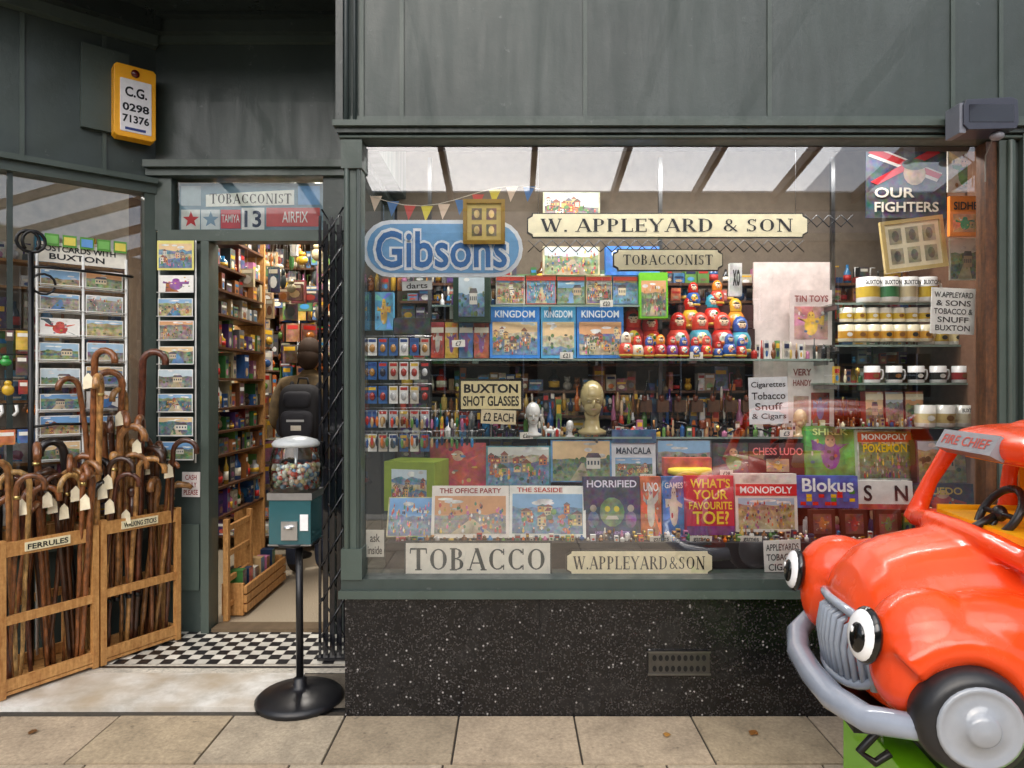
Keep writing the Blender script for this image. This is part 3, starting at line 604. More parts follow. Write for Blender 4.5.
def gb(px0,py0,px1,py1,D,col,art='art_fine',depth=.05,lean=6,title=None,band=None,name='board_game_box',side=None,yaw=0,extra=None,inset=None,kind=None):
    x0=WX(px0,D);x1=WX(px1,D);z0=WZ(py1,D);z1=WZ(py0,D);w=x1-x0;h=z1-z0
    b=MB(name); b.M=Matrix.Translation(((x0+x1)/2,D-CD,z0))@Matrix.Rotation(math.radians(yaw+(R.uniform(-3,3) if depth>.03 else 0)),4,'Z')@Matrix.Rotation(-math.radians(lean),4,'X')
    c=hx(col); b.box(-w/2,w/2,0,depth,0,h,'card',hx(side) if side else c,front=('card',c) if inset else ('art_soft',c))
    sm_=.45 if w<.09 else 1
    if inset: 
        for (a,bb,cc,dd,ic,am) in inset:
            b.rect(-w/2+w*a,-w/2+w*bb,h*cc,h*dd,-.0006,'art_soft',hx(ic))
            if am in KMAP: paint(b,-w/2+w*a,-w/2+w*bb,h*cc,h*dd,-.0007,kind or KMAP[am],hx(ic),sm_)
    elif art in KMAP: paint(b,-w/2+w*.03,-w/2+w*.97,h*.03,h*.97,-.0005,kind or KMAP[art],c,sm_)
    if band:
        for (a,bb,bc) in band: b.rect(-w/2+.002,w/2-.002,h*a,h*bb,-.0050,'card',hx(bc))
    if title:
        for (t,a,bb,cc,dd,col_) in title: b.text(t,-w/2+w*a,-w/2+w*bb,h*cc,h*dd,-.0060,col=hx(col_),bold=.02)
    if extra: extra(b,w,h)
    b.build(bevel=.0015 if depth>.02 else 0)
J='jigsaw_puzzle_box'
gb(431,486,509,538,3.12,'F4EEE4',depth=.06,lean=14,name=J,inset=[(.04,.96,.08,.8,'C8A888','art_tiny')],title=[('THE OFFICE PARTY',.1,.9,.85,.95,'A03028')])
gb(509,486,586,538,3.12,'F0F2EA',depth=.06,lean=14,name=J,inset=[(.04,.96,.08,.84,'A8B888','art_fine')],title=[('THE SEASIDE',.1,.7,.87,.96,'C04838')])
def horr(b,w,h):
    b.poly([(-w*.45,h*.05),(w*.45,h*.05),(w*.3,h*.5),(-w*.3,h*.5)],-.002,'art_soft',hx('28406a'))
    b.ering(0,h*.42,w*.22,h*.24,-.003,'art_mid',hx('6a9a5a'),14); b.ering(-w*.08,h*.47,w*.05,h*.05,-.004,'card',hx('E8D850'),8); b.ering(w*.08,h*.47,w*.05,h*.05,-.004,'card',hx('E8D850'),8)
    b.poly([(-w*.12,h*.3),(w*.12,h*.3),(w*.08,h*.36),(-w*.08,h*.36)],-.004,'card',hx('D8D0C0'))
    for s in (-1,1):
        b.ering(s*w*.33,h*.3,w*.1,h*.14,-.0032,'art_mid',hx('7A5090' if s>0 else '4A6A8A'),10); b.ering(s*w*.33,h*.48,w*.06,h*.06,-.0034,'art_soft',hx('B8A898'),10)
gb(584,477,641,538,3.13,'3A2450','art_soft',lean=7,title=[('HORRIFIED',.06,.94,.82,.94,'F4F0FF'),('UNIVERSAL MONSTERS',.2,.8,.06,.11,'D0B0F0')],extra=horr)
gb(641,477,662,536,3.16,'E8702A','art_mid',lean=5,title=[('UNO',.15,.85,.75,.9,'FFFFFF')])
gb(663,477,686,535,3.16,'3A7AC8','art_mid',lean=5,title=[('GAMES',.1,.9,.8,.9,'FFFFFF')])
gb(687,476,735,535,3.12,'C82848','card',lean=5,title=[("WHAT'S",.08,.92,.79,.95,'F8D838'),('YOUR',.14,.86,.60,.76,'F8D838'),('FAVOURITE',.05,.95,.43,.56,'F8D838'),('TOE?',.12,.88,.18,.4,'F8D838')],inset=[(0,1,0,.15,'7A2A8A','art_soft')])
gb(736,474,798,532,3.14,'F0ECE4','art_soft',lean=5,band=[(.62,.82,'D8202A')],title=[('MONOPOLY',.08,.92,.66,.78,'FFFFFF')],inset=[(.05,.95,.05,.58,'D0B090','art_tiny'),(.08,.92,.84,.97,'E8E4D8','art_soft')])
def blok(b,w,h):
    for k in range(24):
        x=-w*.45+R.randrange(9)*w*.1; z=h*.08+R.randrange(4)*h*.12; b.rect(x,x+w*.09,z,z+h*.11,-.002-k*.0001,'gloss',hx(R.choice(['E03028','F0C020','2A70D0','30A040'])))
gb(798,476,858,508,3.2,'2A54C0','card',lean=5,title=[('Blokus',.08,.92,.5,.92,'FFFFFF')],extra=blok)
gb(859,481,913,510,3.2,'F0F0EC','card',lean=5,title=[('S    N',.1,.9,.3,.85,'20242c')],inset=[(0,1,0,.2,'D04030','card')])
gb(913,484,975,520,3.25,'1A2048','art_mid',lean=5,title=[('CLUEDO',.1,.8,.7,.9,'E8C860')])
gb(917,440,976,484,3.3,'4A3A38','art_big',lean=5)
gb(430,443,486,487,3.42,'C02828','art_mid',lean=5,name=J); gb(486,446,551,486,3.42,'3A8A98','art_fine',lean=5,name=J)
gb(551,440,612,482,3.42,'5AA0D8','art_big',lean=5,name=J)
gb(612,443,656,480,3.42,'E8ECF0','card',lean=5,title=[('MANCALA',.1,.9,.7,.88,'304050')],inset=[(.08,.92,.1,.6,'9aaabc','art_fine')])
gb(612,430,656,443,3.42,'2A5A8A','art_soft',lean=0)
gb(657,440,712,474,3.42,'7A7A84','art_big',lean=5)
gb(713,443,755,475,3.42,'4A3A34','art_mid',lean=5); gb(750,443,806,475,3.4,'4A1C1E','card',lean=5,title=[('CHESS LUDO',.06,.94,.62,.85,'F08080')],inset=[(.3,.7,.1,.5,'C0A080','art_mid')])
gb(806,426,857,477,3.38,'5AAA40','art_mid',lean=5,title=[('SHREK',.15,.85,.82,.95,'E8F8A0')])
gb(858,430,914,480,3.36,'E8ECE8','art_tiny',lean=5,band=[(.76,.95,'D8202A')],title=[('MONOPOLY',.08,.92,.8,.92,'FFFFFF'),('POKEMON',.1,.9,.55,.72,'F8D020')])
def sausage(b,w,h):
    pts=[(-w*.45+w*.9*i/8,-.03,h*.35+ -h*.3*math.sin(math.pi*i/8)*.4) for i in range(9)]
    b.tube(pts,[.012,.02,.024,.026,.026,.026,.024,.02,.012],8,'plastic',hx('F8D838'))
gb(664,458,712,476,3.3,'D85838','art_soft',lean=0,extra=sausage)
gb(382,462,436,512,3.25,'8AA030','art_soft',depth=.2,lean=0,inset=[(.15,.85,.1,.85,'E8E4D0','art_fine')],name='gift_box',yaw=-12)
gb(386,496,432,537,3.12,'C8C090','art_tiny',depth=.04,lean=25,name=J)
for (a,c,col) in ((490,541,'3A8AE0'),(541,577,'4AA0D0'),(577,625,'3A80D0')):
    gb(a,306,c-1,358,3.46,col,'art_mid',lean=4,name=J,inset=[(.05,.95,.06,.7,'B8B090','art_fine' if a!=541 else 'art_big')],title=[('KINGDOM',.1,.9,.78,.92,'F8F8FF')])
for a,c,col in ((431,444,'D84028'),(445,458,'E8B830'),(459,473,'4A7AB0'),(474,489,'C85A30')): gb(a,322,c,358,3.46,col,'art_mid',lean=2,name='playing_card_box',band=[(.7,.85,'F0E8D0')])
for a,c,col,ar in ((496,525,'C8C8C0','art_fine'),(526,556,'C05848','art_tiny'),(557,585,'5A7A4A','art_big'),(586,612,'E0C890','art_fine'),(613,638,'5A88B0','art_big')): gb(a,276,c,304,3.48,col,ar,lean=4,name=J,band=[(.84,.98,'D04030')])
b=MB('glass_shelf'); D=3.48; b.box(WX(490,D),WX(668,D),D-CD-.01,D-CD+.2,WZ(276,D)-.006,WZ(276,D)+.001,'glass_shelf'); b.build()
gb(543,246,600,275,3.5,'D8C8A0','art_tiny',lean=3,name=J); gb(606,246,660,275,3.5,'2A8AEB','art_soft',lean=3,name=J,title=[('OCEAN',.1,.6,.6,.85,'F8F8F8')])
gb(543,192,600,222,3.72,'C8C8A0','art_fine',lean=0,depth=.02,name='poster')
gb(640,272,668,318,3.44,'7AD02A','art_soft',lean=3,depth=.05,name=J,inset=[(.06,.94,.04,.82,'60A040','art_tiny')])
gb(453,268,490,322,3.4,'1E3A28','art_soft',depth=.08,lean=0,name='gift_box',inset=[(.15,.85,.1,.85,'2F6040','art_big')])
gb(375,292,393,330,3.35,'5AAAD0','art_mid',name='gift_box',lean=0); gb(394,318,430,334,3.35,'1c1c1c','art_soft',name='gift_box',lean=0)
def doll(px,py0,py1,D,col,col2,belly):
    b=MB('matryoshka_doll'); z0=WZ(py1,D);h=WZ(py0,D)-z0;x=WX(px,D);y=D-CD;r=h*.27
    b.lathe([(r*.75,0),(r*.98,h*.12),(r*1.05,h*.3),(r*.95,h*.45),(r*.72,h*.57)],(x,y,z0),16,'gloss',hx(col))
    b.lathe([(r*1.0,h*.06),(r*1.04,h*.12),(r*1.01,h*.14)],(x,y,z0),16,'gloss',hx('E8C850'))
    b.lathe([(r*.72,h*.57),(r*.68,h*.62),(r*.74,h*.74),(r*.62,h*.88),(r*.35,h*.97),(.001,h)],(x,y,z0),16,'gloss',hx(col2))
    b.ell((x,y-r*.42,z0+h*.74),(r*.48,r*.34,h*.14),'gloss',hx('F4D8B4'),12,8); b.ell((x,y-r*.46,z0+h*.82),(r*.36,r*.3,h*.06),'gloss',hx('3a2010'),10,6)
    b.ell((x,y-r*.72,z0+h*.33),(r*.56,r*.37,h*.19),'gloss',hx(belly),12,8)
    for (dx,dz,cc) in ((0,.34,'D02020'),(-.22,.27,'E87828'),(.22,.27,'3060B0'),(-.2,.41,'F0F0E0'),(.2,.41,'30803A')): b.ell((x+dx*r,y-r*1.02,z0+h*dz),(r*.15,r*.08,h*.045),'gloss',hx(cc),8,6)
    for s in (-1,1): b.ell((x+s*r*.18,y-r*.745,z0+h*.76),(r*.06,r*.03,h*.014),'gloss',(.01,.01,.01),6,5); b.ell((x+s*r*.28,y-r*.70,z0+h*.71),(r*.07,r*.03,h*.016),'gloss',hx('E88070'),6,5)
    b.ell((x,y-r*.755,z0+h*.69),(r*.08,r*.04,h*.01),'gloss',hx('A01818'),6,5); b.build()
DC=['C0281E','C0281E','D8381E','E0B030','2A5AA8','C8281E','2A7A4A','E88A28','7A3A8A','E8E0C8','B01E28','D84A3A','3A9AB0']
BC=['F0E0A0','F4F0E0','E8C040','F0D8B8','D8E8D0','F0B8A0']
DY=3.47
def rd_(p0,p1,py,D): doll(p0,p1,py,D,R.choice(DC),R.choice(DC),R.choice(BC))
for k,(px,h) in enumerate(((632,46),(650,40),(678,42),(700,42),(722,42),(740,38))): rd_(px,358-h-4,355,DY+.1)
for px,py in ((690,330),(712,328),(735,332),(693,308),(717,306)): rd_(px,py-26 if py<320 else py-34,py,3.62)
for k in range(11):
    px=626+k*11.5; h=20+R.uniform(0,7)- (k%3)*2; rd_(px,358-h,358,3.435)
b=MB('doll_stand'); x0=WX(620,3.66);x1=WX(750,3.66); b.box(x0,x1,.68,.735,WZ(358,3.66),WZ(330,3.66),'matte',hx('40201c')); b.box(x0+.3,x1,.70,.735,WZ(329,3.66),WZ(306,3.66),'matte',hx('40201c')); b.build()
# pale backing board
b=MB('backing_board'); D=3.6; b.box(WX(754,D),WX(834,D),.697,.712,WZ(434,D),WZ(262,D),'matte',hx('E2D2CC')); b.build()
def bust(px,py0,py1,D,col,name='phrenology_head'):
    b=MB(name); z0=WZ(py1,D);h=WZ(py0,D)-z0;x=WX(px,D);y=D-CD;w=h*.3
    b.lathe([(w*.85,0),(w*.9,h*.06),(w*.5,h*.12),(w*.42,h*.3),(w*.5,h*.4)],(x,y,z0),16,'gloss',hx(col))
    b.ell((x,y,z0+h*.7),(w*.74,w*.95,h*.30),'gloss',hx(col),18,12); b.ell((x,y-w*.3,z0+h*.5),(w*.55,w*.62,h*.17),'gloss',hx(col),16,10)
    b.ell((x,y-w*.95,z0+h*.56),(w*.1,w*.2,h*.075),'gloss',hx(col),8,8); b.ell((x,y-w*.5,z0+h*.4),(w*.3,w*.3,h*.06),'gloss',hx(col),10,8)
    for s in (-1,1):
        b.ell((x+s*w*.76,y,z0+h*.58),(w*.08,w*.18,h*.08),'gloss',hx(col),8,6)
        b.ell((x+s*w*.27,y-w*.86,z0+h*.605),(w*.12,w*.06,h*.014),'gloss',hx('B0A688'),8,6); b.ell((x+s*w*.27,y-w*.89,z0+h*.65),(w*.17,w*.07,h*.012),'gloss',hx(col),8,6)
    b.ell((x,y-w*.9,z0+h*.465),(w*.18,w*.06,h*.014),'gloss',hx('B89888'),8,6)
    b.build()
bust(592,380,434,3.45,'B8A878'); bust(533,402,436,3.44,'E0E0DC'); bust(570,420,437,3.43,'E0E0DC','figurine'); bust(800,409,437,3.45,'C8B890','figurine')
def pipe(px,py,D,col,s=1,fl=1):
    b=MB('tobacco_pipe'); x=WX(px,D);z=WZ(py,D);y=D-CD
    b.lathe([(.012*s,0),(.017*s,.012),(.017*s,.035),(.014*s,.045)],(x,y,z),10,'gloss',hx(col))
    b.tube([(x+fl*.01,y,z+.012),(x+fl*.05*s,y-.005,z+.016),(x+fl*.09*s,y-.01,z+.034),(x+fl*.12*s,y-.01,z+.036)],[.008,.006,.005,.004],8,'gloss',hx('141210')); b.build()
for k in range(16): pipe(612+k*11+R.uniform(-3,3),436-R.choice([0,0,7]),3.43+R.uniform(0,.12),R.choice(['2a1410','5a2a16','7a3a1c','181414']),R.uniform(.8,1.3),R.choice([-1,1]))
b=MB('pipe_rack')
for k in range(7):
    x=WX(640+k*17,3.58); b.box(x,x+.06,.66,.69,WZ(412,3.58),WZ(400,3.58),'darkwood')
    b.ell((x+.02,.66,WZ(398,3.58)),(.016,.016,.02),'gloss',hx('6a3018'),8,6); b.tube([(x+.02,.65,WZ(396,3.58)),(x+.03,.64,WZ(380,3.58))],.004,5,'gloss',hx('151210'))
b.build()
for k,px in enumerate((550,556,575,610,625,640,655,480,500,512)):
    D=3.44; b=MB('animal_figurine'); x=WX(px,D);z=S1;y=D-CD+.02; c=hx(R.choice(['1a1a1a','2a2420','101010','5a5048','e0e0dc']))
    b.ell((x,y,z+.028),(.028,.015,.014),'gloss',c,10,8); b.ell((x-.026,y,z+.042),(.011,.01,.012),'gloss',c,8,6)
    for dx in (-.018,.018):
        for dy in (-.008,.008): b.tube([(x+dx,y+dy,z+.025),(x+dx,y+dy,z)],.004,6,'gloss',c)
    b.tube([(x+.026,y,z+.03),(x+.036,y,z+.045)],.003,5,'gloss',c); b.build()
b=MB('blister_pack_display')
for r in range(5):
    for c in range(6):
        D=3.3; px=368+c*10.5; py=338+r*24; x=WX(px,D); z=WZ(py,D)
        cc=hx(R.choice(['F4F2EC','D8DCE0','D0C8B8','2a2a30','3A6AA8'])); b.box(x,x+.042,D-CD,D-CD+.004,z-.085,z,'card',cc)
        b.rect(x+.004,x+.038,z-.02,z-.006,D-CD-.001,'card',hx(R.choice(['C83028','2A4A8A','E8C040'])))
        b.ell((x+.021,D-CD-.006,z-.05),(.014,.008,.02),'gloss',hx(R.choice(['A03028','c0c0c0','303040','B08040','406080'])),8,6)
for r in range(5): b.tube([(WX(366,3.3),.40,WZ(336+r*24,3.3)),(WX(432,3.3),.40,WZ(336+r*24,3.3))],.002,4)
b.build()
b=MB('keyring_display')
for k in range(22):
    for r in range(2):
        D=3.24; x=WX(367+k*5,D); z=WZ(412+r*20+R.uniform(-2,2),D); c=hx(R.choice(PAL)); b.tube([(x,D-CD,z),(x,D-CD,z-.03)],.0015,4); b.ell((x,D-CD,z-.05),(.008,.006,.024),'gloss',c,8,7)
for r in range(2): b.tube([(WX(364,3.24),.335,WZ(411+r*20,3.24)),(WX(478,3.24),.335,WZ(411+r*20,3.24))],.002,4)
b.build()
def mug(px,py0,py1,D,col,band='D8A820',txt=True):
    b=MB('mug'); z0=WZ(py1,D);h=WZ(py0,D)-z0;x=WX(px,D);y=D-CD;r=h*.44
    b.lathe([(r*.92,0),(r,h*.06),(r,h),(r*.9,h),(r*.88,h*.1)],(x,y,z0),18,'gloss',hx(col)); b.lathe([(r*1.01,h*.2),(r*1.01,h*.62)],(x,y,z0),18,'gloss',hx(band),cap=False)
    b.tube([(x+r*.95,y,z0+h*.8),(x+r*1.4,y,z0+h*.75),(x+r*1.5,y,z0+h*.5),(x+r*1.35,y,z0+h*.25),(x+r*.95,y,z0+h*.2)],h*.06,6,'gloss',hx(col))
    if txt: b.text('BUXTON',x-r*.75,x+r*.75,z0+h*.68,z0+h*.86,y-r*1.05,col=(.02,.02,.02),bold=.03)
    else: b.ering(x,z0+h*.42,r*.4,h*.13,y-r*1.06,'card',hx(R.choice(['303030','8A5A20','F0F0E8'])),8)
    b.build()
for k in range(4): mug(868+k*19,278,303,3.42,'F4F4F2',['D8B840','4A8A5A','D8C8A0','D8B840'][k])
for k in range(7): mug(846+k*13,308,322,3.42,'F2EEE0','D8B840',False)
for k in range(7): mug(846+k*13,325,342,3.38,'F0E8C8','D8A030',False)
for k in range(5): mug(872+k*22,366,383,3.34,'F4F4F2',R.choice(['202020','A03030','303a60']),False)
for k in range(4): mug(926+k*14,328,345,3.4,'F2F0E8',R.choice(['E8D8A0','D8B840','8A8A80']),False)
for k in range(3): mug(925+k*19,405,427,3.32,'F4F2EA',['E8D8A0','D8C080','E8E0C0'][k],k==2)
for k in range(3): gb(866+k*20,391,884+k*20,426,3.38,R.choice(['C83028','8A2A20','A03830']),'art_big',lean=4,name='souvenir_tin',band=[(.75,.92,'F0E8C8')])
gb(790,290,832,345,3.55,'D8C8C4','card',depth=.004,lean=0,name='poster',inset=[(.1,.9,.1,.7,'C09088','art_mid')],title=[('TIN TOYS',.1,.9,.78,.9,'8A3030')])
gb(788,362,834,430,3.57,'E8DCD8','card',depth=.004,lean=0,name='poster',title=[('VERY',.1,.5,.8,.9,'8A3030'),('HANDY',.1,.5,.65,.74,'8A3030')],inset=[(.5,.9,.1,.55,'A03028','art_mid'),(.12,.45,.1,.5,'B89888','art_soft')])
def jack(b,w,h):
    b.poly([(-w*.48,h*.86),(w*.38,h*.5),(w*.45,h*.62),(-w*.36,h*.98)],-.003,'card',hx('D8D4D0')); b.poly([(-w*.48,h*.9),(w*.4,h*.54),(w*.45,h*.6),(-w*.4,h*.97)],-.0035,'card',hx('C03038'))
    b.poly([(-w*.45,h*.5),(-w*.36,h*.46),(w*.42,h*.9),(w*.36,h*.98)],-.004,'card',hx('C03038'))
    b.ering(w*.1,h*.62,w*.14,h*.17,-.005,'art_soft',hx('B89878'),14); b.ering(w*.1,h*.74,w*.16,h*.08,-.0055,'art_soft',hx('4a5a48'),14)
    b.text('OUR',-w*.4,w*.1,h*.28,h*.42,-.006,col=hx('E8E0D0'),bold=.02); b.text('FIGHTERS',-w*.4,w*.4,h*.08,h*.22,-.006,col=hx('E8E0D0'),bold=.02)
gb(866,146,946,218,3.45,'2C3448','card',depth=.006,lean=0,name='poster',extra=jack)
def framed(px0,py0,px1,py1,D,name,fc,ic,stamp):
    b=MB(name);x0=WX(px0,D);x1=WX(px1,D);z0=WZ(py1,D);z1=WZ(py0,D);y=D-CD;t=.018
    b.M=Matrix.Translation(((x0+x1)/2,y,(z0+z1)/2))@Matrix.Rotation(math.radians(-7 if stamp else 0),4,'Y')@Matrix.Translation((-(x0+x1)/2,-y,-(z0+z1)/2))
    b.box(x0,x1,y,y+.02,z0,z0+t,'gloss',hx(fc));b.box(x0,x1,y,y+.02,z1-t,z1,'gloss',hx(fc));b.box(x0,x0+t,y,y+.02,z0+t,z1-t,'gloss',hx(fc));b.box(x1-t,x1,y,y+.02,z0+t,z1-t,'gloss',hx(fc))
    b.rect(x0+t,x1-t,z0+t,z1-t,y+.012,'card',hx(ic)); m=.02
    for i in range(3 if stamp else 2):
        nx_=3 if stamp else 2
        for j in range(2):
            xx=x0+t+m+(x1-x0-2*t-m)/nx_*i; zz=z0+t+m+(z1-z0-2*t-m)/2*j; xe=xx+(x1-x0-2*t-m)/nx_-m; ze=zz+(z1-z0-2*t-m)/2-m
            b.rect(xx,xe,zz,ze,y+.010,'art_soft',hx('B0A888' if stamp else '6A5020')); b.ering((xx+xe)/2,(zz+ze)/2,(xe-xx)*.28,(ze-zz)*.36,y+.008,'art_soft',hx('706858' if stamp else 'E0C070'),10)
    b.build(bevel=.002)
framed(883,218,946,270,3.2,'framed_banknotes','D8C080','F0E8C8',True); framed(463,199,505,244,3.02,'picture_frame','9A7A30','C8B060',False)
gb(950,196,980,236,3.1,'F88A30','card',depth=.02,lean=0,name='gift_box',title=[('SIDHE',.1,.9,.65,.85,'20242c')],inset=[(.1,.9,.1,.55,'F0A050','art_mid')])
gb(948,150,980,192,3.3,'D8D4C8','art_mid',depth=.01,lean=0,name='poster'); gb(950,238,982,280,3.2,'D8D8C8','art_big',depth=.01,lean=0,name='poster')
gb(730,263,742,296,3.4,'F0F0EC','card',depth=.03,lean=0,name='gift_box',title=[('xo',.2,.8,.3,.8,'202020')])
b=MB('fretwork_trim')
D=3.3
for px0,px1,py in ((528,660,240),(660,810,240),(805,862,215)):
    n=int((px1-px0)/12)
    for i in range(n):
        x=WX(px0+i*12,D);w=WX(px0+12,D)-WX(px0,D);z=WZ(py,D);y=D-CD
        b.tube([(x,y,z),(x+w,y,z-w)],.003,4,'plastic',hx('101010')); b.tube([(x+w,y+.004,z),(x,y+.004,z-w)],.003,4,'plastic',hx('101010'))
b.build()
# ---------- signs ----------
CR='FFF6D2'
def notch(x0,x1,z0,z1,c):
    return [(x0+c,z0),(x1-c,z0),(x1-c*.9,z0+c*.5),(x1-c*.2,z0+c*.9),(x1,z0+c),(x1,z1-c),(x1-c*.2,z1-c*.9),(x1-c*.9,z1-c*.5),(x1-c,z1),(x0+c,z1),(x0+c*.9,z1-c*.5),(x0+c*.2,z1-c*.9),(x0,z1-c),(x0,z0+c),(x0+c*.2,z0+c*.9),(x0+c*.9,z0+c*.5)]
def sign(name,px0,py0,px1,py1,D,txt,pad=(.03,.2),c=.02,hang=True):
    b=MB(name);x0=WX(px0,D);x1=WX(px1,D);z0=WZ(py1,D);z1=WZ(py0,D);y=D-CD;h=z1-z0
    b.plate(notch(x0,x1,z0,z1,c),y,y+.012,'plastic',hx('15110d')); b.plate(notch(x0+.005,x1-.005,z0+.005,z1-.005,c),y-.003,y-.0005,'card',hx(CR))
    b.stext(txt,x0+(x1-x0)*pad[0],x1-(x1-x0)*pad[0],z0+h*pad[1],z1-h*pad[1],y-.005)
    if hang:
        for x in (x0+.05,x1-.05): b.tube([(x,y+.01,z1),(x,y+.01,ZH+.1)],.0012,4)
    return b.build()
sign('hanging_sign',527,213,808,238,3.0,'W. APPLEYARD & SON',(.05,.24),.022); sign('hanging_sign',613,249,723,271,3.0,'TOBACCONIST',(.09,.27),.02,hang=False)
sign('window_sign',566,550,713,575,2.975,'W.APPLEYARD&SON',(.05,.24),.02,hang=False)
b=MB('window_sign');D=2.975;x0,x1=WX(404,D),WX(552,D);z0,z1=WZ(577,D),WZ(541,D);y=D-CD
b.box(x0,x1,y,y+.012,z0,z1,'plastic',hx('1c2a30'));b.rect(x0+.008,x1-.008,z0+.008,z1-.008,y-.002,'card',hx('FAF8EC')); b.stext('TOBACCO',x0+.025,x1-.02,z0+.03,z1-.03,y-.004,col=hx('16323c')); b.build(bevel=.002)
b=MB('advertising_sign');D=3.05;y=D-CD
def stad(x0,x1,z0,z1,n=10):
    r=(z1-z0)/2; P=[]
    for i in range(n+1): a=-math.pi/2+math.pi*i/n; P.append((x1-r+r*math.cos(a),(z0+z1)/2+r*math.sin(a)))
    for i in range(n+1): a=math.pi/2+math.pi*i/n; P.append((x0+r+r*math.cos(a),(z0+z1)/2+r*math.sin(a)))
    return P
def gz(p): return WZ(p,D)
def gx(p): return WX(p,D)
b.plate(stad(gx(362),gx(523),gz(277),gz(220)),y,y+.01,'card',hx('E8EEF4')); b.plate(stad(gx(367),gx(519),gz(273),gz(224)),y-.003,y-.0005,'card',hx('6FA8D8'))
b.text('Gibsons',gx(373),gx(510),gz(271),gz(228),y-.005,col=hx('F4F8FC'),bold=.055); b.text('Gibsons',gx(376),gx(507),gz(268),gz(231),y-.007,col=hx('2C6FB2'),bold=.015)
b.build()
b=MB('bunting'); pts=[(370+i*17,196+10*math.sin(i*.55)) for i in range(11)]; D=3.08
b.tube([(WX(p[0],D),D-CD,WZ(p[1],D)) for p in pts],.002,4,'card',hx('d0c8b8'))
for i,p in enumerate(pts[:-1]):
    x,z=WX(p[0],D),WZ(p[1],D); b.add([(x,D-CD,z),(x+.02,D-CD,z-.07),(x+.055,D-CD,z)],[(0,1,2)],'card',hx(['E0C8B0','4A78B0','C84A40','D8C840'][i%4]))
b.build()
def paper(name,px0,py0,px1,py1,D,lines,bg='F8F6EE',tc='15151c'):
    b=MB(name);x0=WX(px0,D);x1=WX(px1,D);z0=WZ(py1,D);z1=WZ(py0,D);y=D-CD;w=x1-x0;h=z1-z0
    b.M=Matrix.Translation(((x0+x1)/2,y,(z0+z1)/2))@Matrix.Rotation(math.radians(R.uniform(-2.5,2.5)),4,'Y')@Matrix.Translation((-(x0+x1)/2,-y,-(z0+z1)/2))
    b.box(x0,x1,y,y+.003,z0,z1,'card',hx(bg)); n=len(lines)
    for i,t in enumerate(lines):
        q=min(1,.35+len(t)*.09); a=z1-h*(.06+(i+.85)*.9/n); b.text(t,x0+w*(.5-.44*q),x0+w*(.5+.44*q),a,a+h*.9/n*.68,y-.002,col=hx(tc),bold=.012)
    b.build()
b=MB('price_sign');D=3.2;y=D-CD
b.box(WX(459,D),WX(523,D),y,y+.005,WZ(411,D),WZ(379,D),'card',hx('16140f')); b.rect(WX(461,D),WX(521,D),WZ(409,D),WZ(381,D),y-.001,'card',hx('FFF0B8'))
b.text('BUXTON',WX(464,D),WX(518,D),WZ(393,D),WZ(384,D),y-.003,bold=.03); b.text('SHOT GLASSES',WX(463,D),WX(519,D),WZ(406,D),WZ(396,D),y-.003,bold=.02)
b.tube([(WX(491,D),y+.02,WZ(437,D)),(WX(491,D),y+.02,WZ(400,D))],.003,5); b.build()
paper('price_card',481,410,516,424,3.18,['£2 EACH'],'F8E8C0'); paper('notice',749,377,788,424,3.1,['Cigarettes','Tobacco','Snuff','& Cigars'],'EEF4F8')
paper('notice',931,288,975,334,3.0,['W.APPLEYARD','& SONS','TOBACCO &','SNUFF','BUXTON'],'F8FAF4'); paper('notice',764,540,801,573,3.0,['APPLEYARDS','TOBACCO','CIGARS'],'F8F8F4')
paper('price_card',402,281,432,290,3.1,['darts'],'F0F0EC'); paper('notice',366,530,384,557,3.05,['ask','inside'],'F0ECE0')
for px,py in ((452,340),(560,352),(690,352),(520,432),(640,474),(720,470),(840,474),(780,430),(600,300),(880,340)): paper('price_card',px,py,px+13,py+7,3.41,['£'+str(R.randrange(2,29))],'F8F4E8')
for px in (810,842,876): gb(px,510,px+26,538,3.1,'4A2A20','card',depth=.02,lean=5,name='souvenir_box',inset=[(.15,.85,.15,.85,'8A5040','art_mid')])
for px in (650,690,740): paper('price_card',px,536,px+22,544,3.08,['games'],'E8E4D8')

b=MB('wall_vent');x0,x1=WX(648,CD),WX(709,CD);z0,z1=WZ(674,CD),WZ(650,CD)
b.box(x0,x1,-.012,-.0005,z0,z1,'metal',hx('6a6a6a'))
for i in range(9):
    for j in range(2):
        xx=x0+.025+i*(x1-x0-.05)/8.0; zz=z0+.028+j*.045; b.ering(xx,zz,.009,.013,-.0135,'matte',(.003,.003,.003),10)
b.box(x0-.004,x1+.004,-.016,-.0125,z1-.008,z1,'metal',hx('808080')); b.box(x0-.004,x1+.004,-.016,-.0125,z0,z0+.008,'metal',hx('808080')); b.build(bevel=.001)
b=MB('security_floodlight');D=2.78;x0,x1=WX(956,D),WX(1010,D);z0,z1=WZ(134,D),WZ(102,D);y=D-CD
b.plate([(x0,z0+.02),(x0+.02,z0),(x1-.01,z0+.005),(x1,z0+.03),(x1-.005,z1-.01),(x1-.03,z1),(x0+.01,z1-.01),(x0,z1-.03)],y-.05,y+.07,'plastic',hx('3A3E4C'))
b.rect(x0+.02,x1-.02,z0+.03,z1-.03,y-.052,'gloss',hx('1c1f2a')); b.box(x0-.012,x0+.014,y-.04,y+.05,z0-.01,z1-.02,'plastic',hx('7A7E88'))
b.box((x0+x1)/2-.02,(x0+x1)/2+.02,y+.07,-.001,z0+.04,z1-.04,'metal',hx('555555')); b.ell(((x0+x1)/2+.05,y-.01,z0-.012),(.026,.026,.018),'plastic',hx('90949c'))
